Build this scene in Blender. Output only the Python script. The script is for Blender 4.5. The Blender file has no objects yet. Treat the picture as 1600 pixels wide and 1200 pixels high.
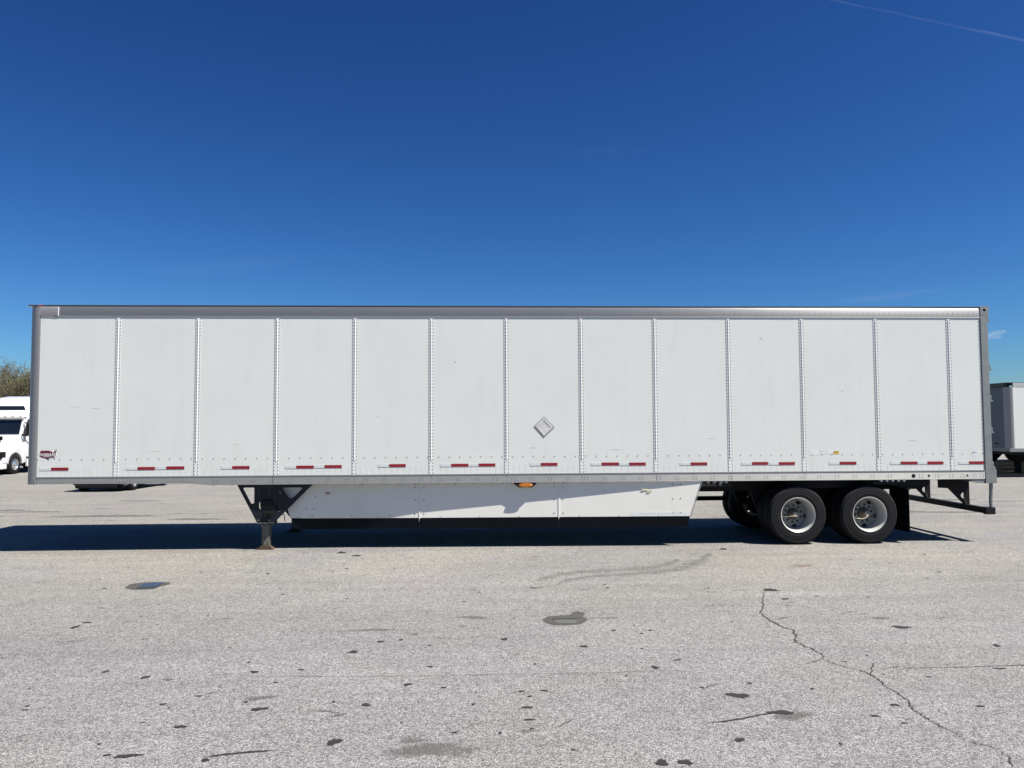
import bpy, bmesh, math, random
from mathutils import Vector, Matrix

S = bpy.context.scene
COL = S.collection
PI = math.pi
random.seed(7)

# ------------------------------------------------------------------ camera
cam_d = bpy.data.cameras.new('camera'); cam = bpy.data.objects.new('camera', cam_d); COL.objects.link(cam)
R = Vector((0.99901327, -0.04418178, -0.00452313))
F = Vector((0.04435271, 0.99776823, 0.0499138))
U = Vector((0.00230775, -0.05006516, 0.99874329))
m = Matrix.Identity(4)
for i in range(3):
    m[i][0] = R[i]; m[i][1] = U[i]; m[i][2] = -F[i]
m.translation = Vector((7.27615, -12.86960, 2.08947))
cam.matrix_world = m
cam_d.sensor_fit = 'HORIZONTAL'; cam_d.sensor_width = 36.0; cam_d.lens = 36.0*1201.83/1600
cam_d.clip_start = 0.1; cam_d.clip_end = 90000
S.camera = cam

# ------------------------------------------------------------------ sky and sun
SUN = Vector((0.57, -0.30, 1.0)).normalized()          # towards the sun
EL = math.asin(SUN.z); AZ = math.atan2(SUN.x, SUN.y)
w = bpy.data.worlds.new('World'); S.world = w; w.use_nodes = True
nt = w.node_tree; nt.nodes.clear()
sky = nt.nodes.new('ShaderNodeTexSky'); sky.sky_type = 'NISHITA'; sky.sun_disc = False
sky.sun_elevation = EL; sky.sun_rotation = AZ
sky.altitude = 200; sky.air_density = 1.0; sky.dust_density = 0.35; sky.ozone_density = 3.0
EXPO = 1.08
sep = nt.nodes.new('ShaderNodeSeparateColor'); comb = nt.nodes.new('ShaderNodeCombineColor')
for ch, (ga, ex) in enumerate(((1.05, 1.68), (1.42, 1.53), (1.82, 1.42))):     # deep clear-day blue, even over the whole sky
    pw = nt.nodes.new('ShaderNodeMath'); pw.operation = 'POWER'; pw.inputs[1].default_value = ex
    ml = nt.nodes.new('ShaderNodeMath'); ml.operation = 'MULTIPLY'; ml.inputs[1].default_value = ga*0.075**ex/0.1/2**EXPO
    nt.links.new(sep.outputs[ch], pw.inputs[0]); nt.links.new(pw.outputs[0], ml.inputs[0]); nt.links.new(ml.outputs[0], comb.inputs[ch])
bg = nt.nodes.new('ShaderNodeBackground'); bg.inputs['Strength'].default_value = 0.1
wo = nt.nodes.new('ShaderNodeOutputWorld')
nt.links.new(sky.outputs[0], sep.inputs[0]); nt.links.new(comb.outputs[0], bg.inputs['Color'])
nt.links.new(bg.outputs[0], wo.inputs['Surface'])
sd = bpy.data.lights.new('sun', 'SUN'); sun = bpy.data.objects.new('sun', sd); COL.objects.link(sun)
sd.energy = 5.0; sd.angle = math.radians(0.53); sd.color = (1.0, 0.955, 0.89)
sun.rotation_euler = (-SUN).to_track_quat('-Z', 'Y').to_euler()
S.view_settings.view_transform = 'Standard'; S.view_settings.look = 'None'
S.view_settings.exposure = EXPO; S.view_settings.gamma = 1.0; S.view_settings.use_curve_mapping = False
S.render.engine = 'CYCLES'
S.cycles.max_bounces = 8; S.cycles.transparent_max_bounces = 16

# ------------------------------------------------------------------ helpers
class MB:
    def __init__(s): s.v = []; s.f = []
    def add(s, v, f):
        n = len(s.v); s.v += [tuple(p) for p in v]; s.f += [tuple(i+n for i in q) for q in f]; return s
    def box(s, x0, x1, y0, y1, z0, z1):
        v = [(x0,y0,z0),(x1,y0,z0),(x1,y1,z0),(x0,y1,z0),(x0,y0,z1),(x1,y0,z1),(x1,y1,z1),(x0,y1,z1)]
        return s.add(v, [(0,3,2,1),(4,5,6,7),(0,1,5,4),(1,2,6,5),(2,3,7,6),(3,0,4,7)])
    def prism(s, poly, a, b, axis='y'):
        n = len(poly)
        def P(q, t):
            return {'y': (q[0], t, q[1]), 'x': (t, q[0], q[1]), 'z': (q[0], q[1], t)}[axis]
        v = [P(q, a) for q in poly] + [P(q, b) for q in poly]
        f = [tuple(range(n))[::-1], tuple(range(n, 2*n))] + [(i, (i+1) % n, n+(i+1) % n, n+i) for i in range(n)]
        return s.add(v, f)
    def tube(s, pts, r, n=8, caps=True):
        pts = [Vector(p) for p in pts]; rs = r if isinstance(r, (list, tuple)) else [r]*len(pts)
        v = []; f = []
        for i, p in enumerate(pts):
            d = (pts[min(i+1, len(pts)-1)] - pts[max(i-1, 0)]).normalized()
            a = d.orthogonal().normalized() if i == 0 else (a - d*a.dot(d)).normalized()
            b = d.cross(a)
            for k in range(n):
                t = 2*PI*k/n; v.append(p + (a*math.cos(t) + b*math.sin(t))*rs[i])
        for i in range(len(pts)-1):
            for k in range(n):
                f.append((i*n+k, i*n+(k+1) % n, (i+1)*n+(k+1) % n, (i+1)*n+k))
        if caps:
            f.append(tuple(range(n))[::-1]); f.append(tuple(range((len(pts)-1)*n, len(pts)*n)))
        return s.add(v, f)
    def lathe(s, prof, n=48, axis='y', c=(0, 0, 0)):
        v = []; f = []; m_ = len(prof)
        for k in range(n):
            t = 2*PI*k/n
            for r, h in prof:
                a, b = r*math.cos(t), r*math.sin(t)
                q = (a, h, b) if axis == 'y' else ((h, a, b) if axis == 'x' else (a, b, h))
                v.append((q[0]+c[0], q[1]+c[1], q[2]+c[2]))
        for k in range(n):
            for i in range(m_-1):
                f.append((k*m_+i, ((k+1) % n)*m_+i, ((k+1) % n)*m_+i+1, k*m_+i+1))
        return s.add(v, f)
    def mesh(s, name, bevel=0, seg=2, smooth=False, fix=True):
        me = bpy.data.meshes.new(name); me.from_pydata(s.v, [], s.f)
        if fix or bevel:
            bm = bmesh.new(); bm.from_mesh(me)
            bmesh.ops.recalc_face_normals(bm, faces=bm.faces)
            if bevel:
                bmesh.ops.remove_doubles(bm, verts=bm.verts, dist=1e-6)
                ed = [e for e in bm.edges if len(e.link_faces) == 2 and e.calc_face_angle(0) > 0.35]
                bmesh.ops.bevel(bm, geom=ed, offset=bevel, segments=seg, affect='EDGES', clamp_overlap=True, profile=0.6)
            bm.to_mesh(me); bm.free()
        if smooth:
            for p in me.polygons: p.use_smooth = True
            try: me.set_sharp_from_angle(angle=math.radians(smooth if smooth > 1 else 40))
            except Exception: pass
        me.update(); return me
    def build(s, name, mat, parent=None, bevel=0, seg=2, smooth=False, kind=None, label=None, fix=True):
        me = s.mesh(name, bevel, seg, smooth, fix)
        return link(name, me, mat, parent, kind, label)

def link(name, me, mat, parent=None, kind=None, label=None, loc=None):
    o = bpy.data.objects.new(name, me); COL.objects.link(o)
    if mat and not me.materials: me.materials.append(mat)
    if parent: o.parent = parent
    if kind: o['kind'] = kind
    if label: o['label'] = label
    if loc: o.location = loc
    return o

def filled(name, outlines, y, th, mat, parent, kind=None, label=None, bevel=0, plane='xz'):
    """flat plate with holes: outlines[0] is the rim, the rest are holes; lies in the XZ plane from y to y+th"""
    cu = bpy.data.curves.new(name+'_outline', 'CURVE'); cu.dimensions = '2D'; cu.fill_mode = 'BOTH' if th else 'FRONT'
    cu.extrude = th/2
    for o_ in outlines:
        sp = cu.splines.new('POLY'); sp.points.add(len(o_)-1)
        for i, q in enumerate(o_): sp.points[i].co = (q[0], q[1], 0, 1)
        sp.use_cyclic_u = True
    ob = bpy.data.objects.new('tmp', cu); COL.objects.link(ob)
    dg = bpy.context.evaluated_depsgraph_get(); dg.update()
    me = bpy.data.meshes.new_from_object(ob.evaluated_get(dg)); me.name = name
    bpy.data.objects.remove(ob)
    for v in me.vertices:
        x, z, t = v.co
        v.co = (x, y + th/2 - t, z)
    me.materials.clear(); me.update()
    return link(name, me, mat, parent, kind, label)

def text(name, s, x, z, size, y, mat, parent, off=0.0, shear=0.0, sx=1.0, label=None):
    cu = bpy.data.curves.new(name, 'FONT'); cu.body = s; cu.size = size; cu.offset = off; cu.shear = shear
    cu.align_x = 'CENTER'; cu.align_y = 'CENTER'; cu.extrude = 0.0004
    ob = bpy.data.objects.new('tmp', cu); COL.objects.link(ob)
    dg = bpy.context.evaluated_depsgraph_get(); dg.update()
    me = bpy.data.meshes.new_from_object(ob.evaluated_get(dg)); me.name = name
    bpy.data.objects.remove(ob)
    for v in me.vertices:
        a, b, t = v.co; v.co = (x + a*sx, y - t, z + b)
    me.materials.clear(); me.update()
    return link(name, me, mat, parent, None, label)

def empty(name, loc, label, cat, group=None, rz=0):
    o = bpy.data.objects.new(name, None); COL.objects.link(o); o.location = loc; o.rotation_euler = (0, 0, rz)
    o.empty_display_size = 0.2
    tag(o, label, cat, group); return o
def tag(o, label, cat, group=None):
    o['label'] = label; o['category'] = cat
    if group: o['group'] = group
    return o
def copy_tree(o, parent=None):
    c = o.copy(); COL.objects.link(c)
    if parent: c.parent = parent
    for ch in list(o.children): copy_tree(ch, c)
    return c
def ell(cx, cz, a, b, n=16, rot=0):
    return [(cx + a*math.cos(2*PI*k/n)*math.cos(rot) - b*math.sin(2*PI*k/n)*math.sin(rot),
             cz + a*math.cos(2*PI*k/n)*math.sin(rot) + b*math.sin(2*PI*k/n)*math.cos(rot)) for k in range(n)]

# ------------------------------------------------------------------ materials
def N(nt, t, **kw):
    n = nt.nodes.new(t)
    for k, v in kw.items():
        if k in n.inputs: n.inputs[k].default_value = v
        else: setattr(n, k, v)
    return n
def mat(name, col, rough=0.5, metal=0.0, var=0.06, scale=3.0, bump=0.0, bscale=60, coat=0.0, aniso=0.0, spec=0.5, stretch=(1, 1, 1), dirt=0.0, rvar=0.0):
    m = bpy.data.materials.new(name); m.use_nodes = True; nt = m.node_tree; L = nt.links
    b = nt.nodes['Principled BSDF']
    b.inputs['Roughness'].default_value = rough; b.inputs['Metallic'].default_value = metal
    b.inputs['Specular IOR Level'].default_value = spec
    b.inputs['Coat Weight'].default_value = coat; b.inputs['Coat Roughness'].default_value = 0.12
    tc = N(nt, 'ShaderNodeTexCoord'); mp = N(nt, 'ShaderNodeMapping'); mp.inputs['Scale'].default_value = stretch
    L.new(tc.outputs['Object'], mp.inputs['Vector'])
    no = N(nt, 'ShaderNodeTexNoise', Scale=scale, Detail=6.0, Roughness=0.6)
    L.new(mp.outputs[0], no.inputs['Vector'])
    mr = N(nt, 'ShaderNodeMapRange'); mr.inputs['From Min'].default_value = 0.3; mr.inputs['From Max'].default_value = 0.7
    mr.inputs['To Min'].default_value = 1-var; mr.inputs['To Max'].default_value = 1+var
    L.new(no.outputs['Fac'], mr.inputs['Value'])
    vm = N(nt, 'ShaderNodeVectorMath', operation='SCALE'); vm.inputs[0].default_value = col[:3]
    L.new(mr.outputs[0], vm.inputs['Scale'])
    out = vm.outputs[0]
    if dirt:
        n2 = N(nt, 'ShaderNodeTexNoise', Scale=1.6, Detail=8.0, Roughness=0.7); m2 = N(nt, 'ShaderNodeMapping')
        m2.inputs['Scale'].default_value = (2.2, 1, 0.35); L.new(tc.outputs['Object'], m2.inputs['Vector']); L.new(m2.outputs[0], n2.inputs['Vector'])
        r2 = N(nt, 'ShaderNodeMapRange'); r2.inputs['From Min'].default_value = 0.52; r2.inputs['From Max'].default_value = 0.8
        r2.inputs['To Max'].default_value = dirt
        L.new(n2.outputs['Fac'], r2.inputs['Value'])
        mx = N(nt, 'ShaderNodeMix', data_type='RGBA'); mx.inputs['B'].default_value = (0.30, 0.28, 0.24, 1)
        L.new(r2.outputs[0], mx.inputs['Factor']); L.new(out, mx.inputs['A']); out = mx.outputs['Result']
    L.new(out, b.inputs['Base Color'])
    if rvar:
        r3 = N(nt, 'ShaderNodeMapRange'); r3.inputs['To Min'].default_value = rough-rvar; r3.inputs['To Max'].default_value = rough+rvar
        L.new(no.outputs['Fac'], r3.inputs['Value']); L.new(r3.outputs[0], b.inputs['Roughness'])
    if aniso:
        b.inputs['Anisotropic'].default_value = aniso
        cx = N(nt, 'ShaderNodeCombineXYZ'); cx.inputs[2].default_value = 1.0
        L.new(cx.outputs[0], b.inputs['Tangent'])
    if bump:
        nb = N(nt, 'ShaderNodeTexNoise', Scale=bscale, Detail=4.0)
        L.new(mp.outputs[0], nb.inputs['Vector'])
        bp = N(nt, 'ShaderNodeBump', Strength=bump, Distance=0.004)
        L.new(nb.outputs['Fac'], bp.inputs['Height']); L.new(bp.outputs[0], b.inputs['Normal'])
    return m

M = {}
M['panel'] = mat('panel_white_paint', (0.590, 0.602, 0.565), 0.30, var=0.028, scale=0.9, dirt=0.15, coat=0.0, spec=0.35, bump=0.08, bscale=1.6)
M['strip'] = mat('joint_white_paint', (0.62, 0.63, 0.60), 0.35, var=0.02)
M['skirt'] = mat('skirt_white_panel', (0.655, 0.640, 0.585), 0.4, var=0.02, dirt=0.12)
M['rail'] = mat('brushed_aluminium_rail', (0.42, 0.41, 0.38), 0.45, metal=0.65, var=0.06, scale=4, stretch=(0.6, 1, 14), aniso=0.75, bump=0.08, bscale=40, rvar=0.08)
M['toprail'] = mat('brushed_aluminium_top_rail', (0.27, 0.27, 0.27), 0.42, metal=0.62, var=0.05, scale=4, stretch=(0.4, 1, 20), aniso=0.85, bump=0.08, bscale=40)
M['post'] = mat('grey_metal_nose_post', (0.27, 0.262, 0.262), 0.45, metal=0.25, var=0.06, scale=5, stretch=(3, 3, 0.3))
M['rearpost'] = mat('galvanised_rear_frame', (0.20, 0.212, 0.205), 0.5, metal=0.25, var=0.12, scale=7, dirt=0.2)
M['darktrim'] = mat('dark_roof_trim', (0.05, 0.055, 0.05), 0.5, metal=0.3)
M['rivet'] = mat('rivet_grey', (0.12, 0.12, 0.125), 0.5, metal=0.5)
M['dullrivet'] = mat('dull_rail_rivet', (0.13, 0.133, 0.145), 0.7, var=0.1)
M['rivet_pale'] = mat('rivet_pale', (0.33, 0.34, 0.35), 0.5, metal=0.3)
M['red'] = mat('red_reflective_tape', (0.20, 0.000, 0.007), 0.6, var=0.08, scale=60)
M['silver'] = mat('silver_reflective_tape', (0.50, 0.53, 0.52), 0.7, var=0.05, scale=80)
M['black'] = mat('black_chassis_paint', (0.007, 0.007, 0.008), 0.6, var=0.3, scale=8, spec=0.2)
M['navy'] = mat('blue_black_gear_paint', (0.006, 0.008, 0.013), 0.5, var=0.3, scale=8, spec=0.3)
M['rubber'] = mat('black_rubber_flap', (0.004, 0.005, 0.008), 0.65, var=0.25, scale=2, stretch=(1, 1, 0.2), spec=0.12)
M['tyre'] = mat('tyre_rubber', (0.010, 0.0105, 0.0112), 0.68, var=0.2, scale=12, bump=0.3, bscale=30, spec=0.16)
M['rim'] = mat('white_steel_rim', (0.40, 0.40, 0.38), 0.36, var=0.06, scale=9, dirt=0.35)
M['disc'] = mat('grey_wheel_disc', (0.18, 0.18, 0.17), 0.45, var=0.1, scale=9, dirt=0.5)
M['hub'] = mat('dirty_hub_metal', (0.14, 0.12, 0.10), 0.5, metal=0.6, var=0.2, scale=20)
M['hose'] = mat('pale_air_hose', (0.62, 0.56, 0.36), 0.4)
M['galv'] = mat('worn_steel_leg', (0.12, 0.11, 0.095), 0.6, metal=0.4, var=0.45, scale=16, dirt=0.6, bump=0.2)
M['rust'] = mat('rusty_steel_foot', (0.065, 0.040, 0.026), 0.85, var=0.4, scale=25, bump=0.5)
M['amber'] = mat('amber_lamp_lens', (0.42, 0.13, 0.006), 0.2, var=0.25, scale=40, coat=0.6)
M['redlens'] = mat('red_lamp_lens', (0.45, 0.06, 0.02), 0.2)
M['maroon'] = mat('maroon_decal', (0.10, 0.004, 0.018), 0.35)
M['white'] = mat('white_decal', (0.80, 0.80, 0.80), 0.4)
M['sticker'] = mat('pale_sticker', (0.62, 0.63, 0.61), 0.5)
M['ink'] = mat('dark_print', (0.05, 0.055, 0.07), 0.5)
M['blueink'] = mat('blue_print', (0.10, 0.16, 0.30), 0.5)
M['yellow'] = mat('yellow_sticker', (0.60, 0.37, 0.012), 0.4, var=0.08, scale=50)
M['placard'] = mat('scuffed_silver_placard', (0.52, 0.50, 0.48), 0.5, metal=0.0, var=0.22, scale=9, bump=0.3, bscale=14)
M['placard_edge'] = mat('placard_frame_grey', (0.27, 0.275, 0.27), 0.5, metal=0.1)
M['truck'] = mat('white_truck_paint', (0.56, 0.56, 0.56), 0.25, var=0.01, coat=0.5)
M['glass'] = mat('dark_window_glass', (0.006, 0.009, 0.012), 0.05, var=0.1, coat=1.0)
M['chrome'] = mat('polished_wheel_metal', (0.62, 0.62, 0.62), 0.22, metal=0.9)
M['car'] = mat('dark_grey_car_paint', (0.028, 0.032, 0.034), 0.22, var=0.05, coat=0.8)
M['carglow'] = mat('headlamp_lens', (0.35, 0.36, 0.38), 0.1, coat=1.0)
M['shadetrailer'] = mat('nose_panel_painted_shade', (0.075, 0.08, 0.105), 0.4, var=0.03)  # white nose wall on its shaded side: the shade is put into this colour
M['bark'] = mat('grey_brown_bark', (0.115, 0.095, 0.072), 0.9, var=0.35, scale=2)
M['bud'] = mat('olive_spring_buds', (0.085, 0.085, 0.03), 0.8, var=0.4, scale=1.5)

# asphalt ------------------------------------------------------------
def asphalt():
    m = bpy.data.materials.new('worn_pale_asphalt'); m.use_nodes = True; nt = m.node_tree; L = nt.links
    b = nt.nodes['Principled BSDF']; b.inputs['Roughness'].default_value = 0.86; b.inputs['Specular IOR Level'].default_value = 0.25
    tc = N(nt, 'ShaderNodeTexCoord'); O = tc.outputs['Object']
    def noise(scale, st=(1, 1, 1), det=4.0, rough=0.6, dist=0.0):
        mp = N(nt, 'ShaderNodeMapping'); mp.inputs['Scale'].default_value = st; L.new(O, mp.inputs['Vector'])
        n = N(nt, 'ShaderNodeTexNoise', Scale=scale, Detail=det, Roughness=rough, Distortion=dist); L.new(mp.outputs[0], n.inputs['Vector']); return n.outputs['Fac']
    def mr(x, a, b_, c, d):
        n = N(nt, 'ShaderNodeMapRange'); 
        for k, v in zip(('From Min', 'From Max', 'To Min', 'To Max'), (a, b_, c, d)): n.inputs[k].default_value = v
        L.new(x, n.inputs['Value']); return n.outputs[0]
    def mul(a, b_):
        n = N(nt, 'ShaderNodeMath', operation='MULTIPLY'); L.new(a, n.inputs[0]); L.new(b_, n.inputs[1]); return n.outputs[0]
    # aggregate: stones of about 1 cm, each its own tone
    vo = N(nt, 'ShaderNodeTexVoronoi', Scale=110.0); L.new(O, vo.inputs['Vector'])
    sx = N(nt, 'ShaderNodeSeparateColor'); L.new(vo.outputs['Color'], sx.inputs[0])
    st = mr(sx.outputs[0], 0, 1, 0.40, 1.66)
    gap = mr(vo.outputs['Distance'], 0.28, 0.62, 1.0, 0.62)
    vo2 = N(nt, 'ShaderNodeTexVoronoi', Scale=26.0); L.new(O, vo2.inputs['Vector'])
    sx2 = N(nt, 'ShaderNodeSeparateColor'); L.new(vo2.outputs['Color'], sx2.inputs[0])
    st2 = mr(sx2.outputs[1], 0, 1, 0.90, 1.10)
    pits = mr(noise(38, det=3), 0.30, 0.40, 0.50, 1.0)
    big = mr(noise(0.22, (1, 1.6, 1), 6, 0.62), 0.3, 0.7, 0.90, 1.09)
    mid = mr(noise(1.7, (0.6, 1.6, 1), 6, 0.65, 0.4), 0.3, 0.72, 0.93, 1.06)
    streak = mr(noise(0.9, (0.12, 2.4, 1), 7, 0.7, 0.6), 0.32, 0.7, 0.87, 1.07)
    dkp = mr(noise(2.6, (0.5, 1.5, 1), 8, 0.75, 0.8), 0.66, 0.78, 1.0, 0.74)
    oil = mr(noise(0.55, (0.7, 1, 1), 7, 0.7, 1.2), 0.62, 0.80, 1.0, 0.80)
    v = mul(mul(mul(st, gap), mul(st2, pits)), mul(mul(big, mid), mul(mul(streak, dkp), oil)))
    fine = mr(noise(3.2, (0.07, 2.2, 1), 6, 0.75, 0.9), 0.58, 0.74, 1.0, 0.78)
    fine2 = mr(noise(2.1, (0.35, 0.9, 1), 8, 0.8, 1.6), 0.60, 0.76, 1.0, 0.76)
    v = mul(v, mul(fine, fine2))
    tint = N(nt, 'ShaderNodeMix', data_type='RGBA')
    tint.inputs['A'].default_value = (0.238, 0.233, 0.230, 1); tint.inputs['B'].default_value = (0.266, 0.254, 0.228, 1)
    sp = N(nt, 'ShaderNodeSeparateXYZ'); L.new(O, sp.inputs[0])
    wob = N(nt, 'ShaderNodeMath', operation='MULTIPLY_ADD'); wob.inputs[1].default_value = 7.0; L.new(noise(0.25, (0.6, 1, 1), 4, 0.55, 0.6), wob.inputs[0]); L.new(sp.outputs['Y'], wob.inputs[2])
    L.new(mr(wob.outputs[0], -2.2, 2.2, 0, 1), tint.inputs['Factor'])
    t2 = N(nt, 'ShaderNodeMix', data_type='RGBA'); t2.inputs['B'].default_value = (0.242, 0.245, 0.221, 1)
    L.new(tint.outputs['Result'], t2.inputs['A']); L.new(mr(noise(0.33, (1, 0.8, 1), 4, 0.55, 0.5), 0.52, 0.66, 0, 0.7), t2.inputs['Factor'])
    t3 = N(nt, 'ShaderNodeMix', data_type='RGBA'); t3.inputs['B'].default_value = (0.246, 0.233, 0.233, 1)
    L.new(t2.outputs['Result'], t3.inputs['A']); L.new(mr(noise(0.41, (0.8, 1, 1), 4, 0.55, 0.9), 0.52, 0.66, 0, 0.7), t3.inputs['Factor'])
    vm = N(nt, 'ShaderNodeVectorMath', operation='SCALE'); L.new(t3.outputs['Result'], vm.inputs[0]); L.new(v, vm.inputs['Scale'])
    L.new(vm.outputs[0], b.inputs['Base Color'])
    bp = N(nt, 'ShaderNodeBump', Strength=0.8, Distance=0.006)
    inv = mr(vo.outputs['Distance'], 0.0, 0.7, 1.0, 0.0); L.new(inv, bp.inputs['Height'])
    bp2 = N(nt, 'ShaderNodeBump', Strength=0.25, Distance=0.05); L.new(noise(1.1, (0.5, 1.4, 1), 5), bp2.inputs['Height'])
    L.new(bp2.outputs[0], bp.inputs['Normal']); L.new(bp.outputs[0], b.inputs['Normal'])
    return m
M['asphalt'] = asphalt()

def stain(name, col, rough, strength=1.0, thr=0.35, scale=14, spec=0.3, soft=0.12, grit=0.5):
    """thin mark whose outline breaks up with noise; vertex colour 'fade' is 1 inside, 0 at the rim"""
    m = bpy.data.materials.new(name); m.use_nodes = True; nt = m.node_tree; L = nt.links
    b = nt.nodes['Principled BSDF']; b.inputs['Base Color'].default_value = (*col, 1); b.inputs['Roughness'].default_value = rough
    b.inputs['Specular IOR Level'].default_value = spec
    at = N(nt, 'ShaderNodeAttribute', attribute_name='fade')
    tc = N(nt, 'ShaderNodeTexCoord'); no = N(nt, 'ShaderNodeTexNoise', Scale=scale, Detail=6.0, Roughness=0.7)
    L.new(tc.outputs['Object'], no.inputs['Vector'])
    n2 = N(nt, 'ShaderNodeTexNoise', Scale=110.0, Detail=2.0); L.new(tc.outputs['Object'], n2.inputs['Vector'])
    mxx = N(nt, 'ShaderNodeMath', operation='MULTIPLY_ADD'); mxx.inputs[1].default_value = 1.7; mxx.inputs[2].default_value = -0.35
    L.new(no.outputs['Fac'], mxx.inputs[0])
    m3 = N(nt, 'ShaderNodeMath', operation='MULTIPLY_ADD'); m3.inputs[1].default_value = grit; m3.inputs[2].default_value = -0.5*grit
    L.new(n2.outputs['Fac'], m3.inputs[0])
    a0 = N(nt, 'ShaderNodeMath', operation='ADD'); L.new(mxx.outputs[0], a0.inputs[0]); L.new(m3.outputs[0], a0.inputs[1])
    ad = N(nt, 'ShaderNodeMath', operation='ADD'); L.new(at.outputs['Fac'], ad.inputs[0]); L.new(a0.outputs[0], ad.inputs[1])
    mr = N(nt, 'ShaderNodeMapRange'); mr.inputs['From Min'].default_value = 0.5+thr-soft; mr.inputs['From Max'].default_value = 0.5+thr+soft
    mr.inputs['To Max'].default_value = strength
    L.new(ad.outputs[0], mr.inputs['Value']); L.new(mr.outputs[0], b.inputs['Alpha'])
    return m
M['tar'] = stain('dark_tar_spot', (0.022, 0.020, 0.019), 0.7, 0.95, 0.22, 38)
M['faint'] = stain('faint_dark_mark', (0.085, 0.083, 0.075), 0.85, 0.55, 0.60, 5, soft=0.40, grit=1.6)
M['wet'] = stain('damp_asphalt', (0.058, 0.056, 0.050), 0.5, 0.92, 0.05, 18, spec=0.4, grit=0.9)
M['tread'] = stain('tyre_scuff', (0.11, 0.107, 0.096), 0.85, 0.32, 0.50, 5, soft=0.40, grit=1.4)
M['rustm'] = stain('rusty_mark', (0.19, 0.12, 0.085), 0.85, 0.4, 0.55, 9, soft=0.25, grit=1.2)
M['crack'] = stain('crack_gap', (0.040, 0.037, 0.033), 0.9, 0.92, 0.16, 30, soft=0.15, grit=0.6)
M['hair'] = stain('hairline_crack_gap', (0.06, 0.056, 0.05), 0.9, 0.7, 0.50, 4, soft=0.2, grit=0.8)
wat = bpy.data.materials.new('shallow_water'); wat.use_nodes = True
b = wat.node_tree.nodes['Principled BSDF']; b.inputs['Base Color'].default_value = (0.040, 0.040, 0.036, 1); b.inputs['Roughness'].default_value = 0.06
b.inputs['Specular IOR Level'].default_value = 0.7
_n = N(wat.node_tree, 'ShaderNodeTexNoise', Scale=9.0); _b = N(wat.node_tree, 'ShaderNodeBump', Strength=0.03, Distance=0.002)
wat.node_tree.links.new(_n.outputs['Fac'], _b.inputs['Height']); wat.node_tree.links.new(_b.outputs[0], b.inputs['Normal'])
M['water'] = wat
M['silt'] = stain('silty_damp_asphalt', (0.088, 0.088, 0.080), 0.4, 0.9, 0.05, 12, spec=0.5, grit=0.7)

# ------------------------------------------------------------------ ground
def gz(y):
    return -0.022*min(max(y-3.0, 0.0), 22.0)
g = MB()
ys = [-400, -60, -20, 0, 3] + [3+22*k/8 for k in range(1, 9)] + [40, 120, 400, 3000]
xs = [-3000, -300, -40, 0, 10, 20, 60, 300, 3000]
v = [(x, y, gz(y)) for y in ys for x in xs]; nx = len(xs)
g.add(v, [(j*nx+i, j*nx+i+1, (j+1)*nx+i+1, (j+1)*nx+i) for j in range(len(ys)-1) for i in range(nx-1)])
g.build('asphalt_lot', M['asphalt'], kind='structure')

# ------------------------------------------------------------------ semi trailer
T = empty('semi_trailer', (0, 0, 0), 'long white plate-sided box semi trailer with red and silver tape, filling the frame', 'semi trailer')
SE = [1.372, 2.664, 3.955, 5.235, 6.501, 7.756, 9.017, 10.272, 11.538, 12.810, 14.104, 15.392]   # panel joints
W = 2.6; ZT = 3.875; ZB = 1.238
# side panels (near and far)
edges = [0.118] + SE + [15.955]
for i in range(13):
    a, b_ = edges[i]+0.004, edges[i+1]-0.004
    MB().box(a, b_, 0.0, 0.03, ZB-0.02, ZT+0.02).build('side_panel', M['panel'], T)
    MB().box(a, b_, W-0.03, W, ZB-0.02, ZT+0.02).build('side_panel', M['panel'], T)
# joint strips with their raised ribs
def rivet(mb, x, z, y=0.0, r=0.008, h=0.0055):
    n = 6; v = [(x + r*math.cos(2*PI*k/n), y, z + r*math.sin(2*PI*k/n)) for k in range(n)]
    v += [(x + r*0.55*math.cos(2*PI*k/n), y-h, z + r*0.55*math.sin(2*PI*k/n)) for k in range(n)]
    mb.add(v, [(k, (k+1) % n, n+(k+1) % n, n+k) for k in range(n)] + [tuple(range(n, 2*n))])
for x in SE:
    s_ = MB().box(x-0.041, x+0.041, -0.004, 0.0, ZB-0.01, ZT+0.01)
    s_.prism([(x-0.007, -0.0041), (x-0.006, -0.012), (x+0.003, -0.012), (x+0.010, -0.0041)], 1.47, 3.825, 'z')
    st = s_.build('joint_strip', M['strip'], T)
    rv = MB()
    z = 1.262
    while z < 3.86:
        rivet(rv, x-0.031, z, -0.0042, 0.0098); rivet(rv, x+0.031, z, -0.0042, 0.0092); z += 0.0545
    rv.build('rivets', M['rivet'], st, kind='stuff', fix=False)
    MB().box(x-0.044, x+0.044, W, W+0.004, ZB-0.01, ZT+0.01).prism([(x-0.016, W+0.0041), (x-0.009, W+0.022), (x+0.008, W+0.022), (x+0.014, W+0.0041)], 1.47, 3.825, 'z').build('joint_strip', M['strip'], T)
# rivets in rows along the foot of the panels
rv = MB(); x = 0.17
while x < 15.93:
    if min(abs(x-s) for s in SE) > 0.055:
        for z in (1.262, 1.302, 1.342): rivet(rv, x, z, 0.0, 0.0062, 0.003)
    x += 0.1013
rv.build('foot_rivets', M['rivet_pale'], T, kind='stuff', fix=False)
rv = MB(); x = 0.13
while x < 15.93:
    if min(abs(x-s) for s in SE) > 0.05: rivet(rv, x, 1.52, 0.0, 0.009)
    x += 0.1755
for k in range(37): rivet(rv, 15.925, 1.53+k*0.0627, 0.0, 0.007)
rv.build('liner_rivets', M['rivet'], T, kind='stuff', fix=False)
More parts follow.
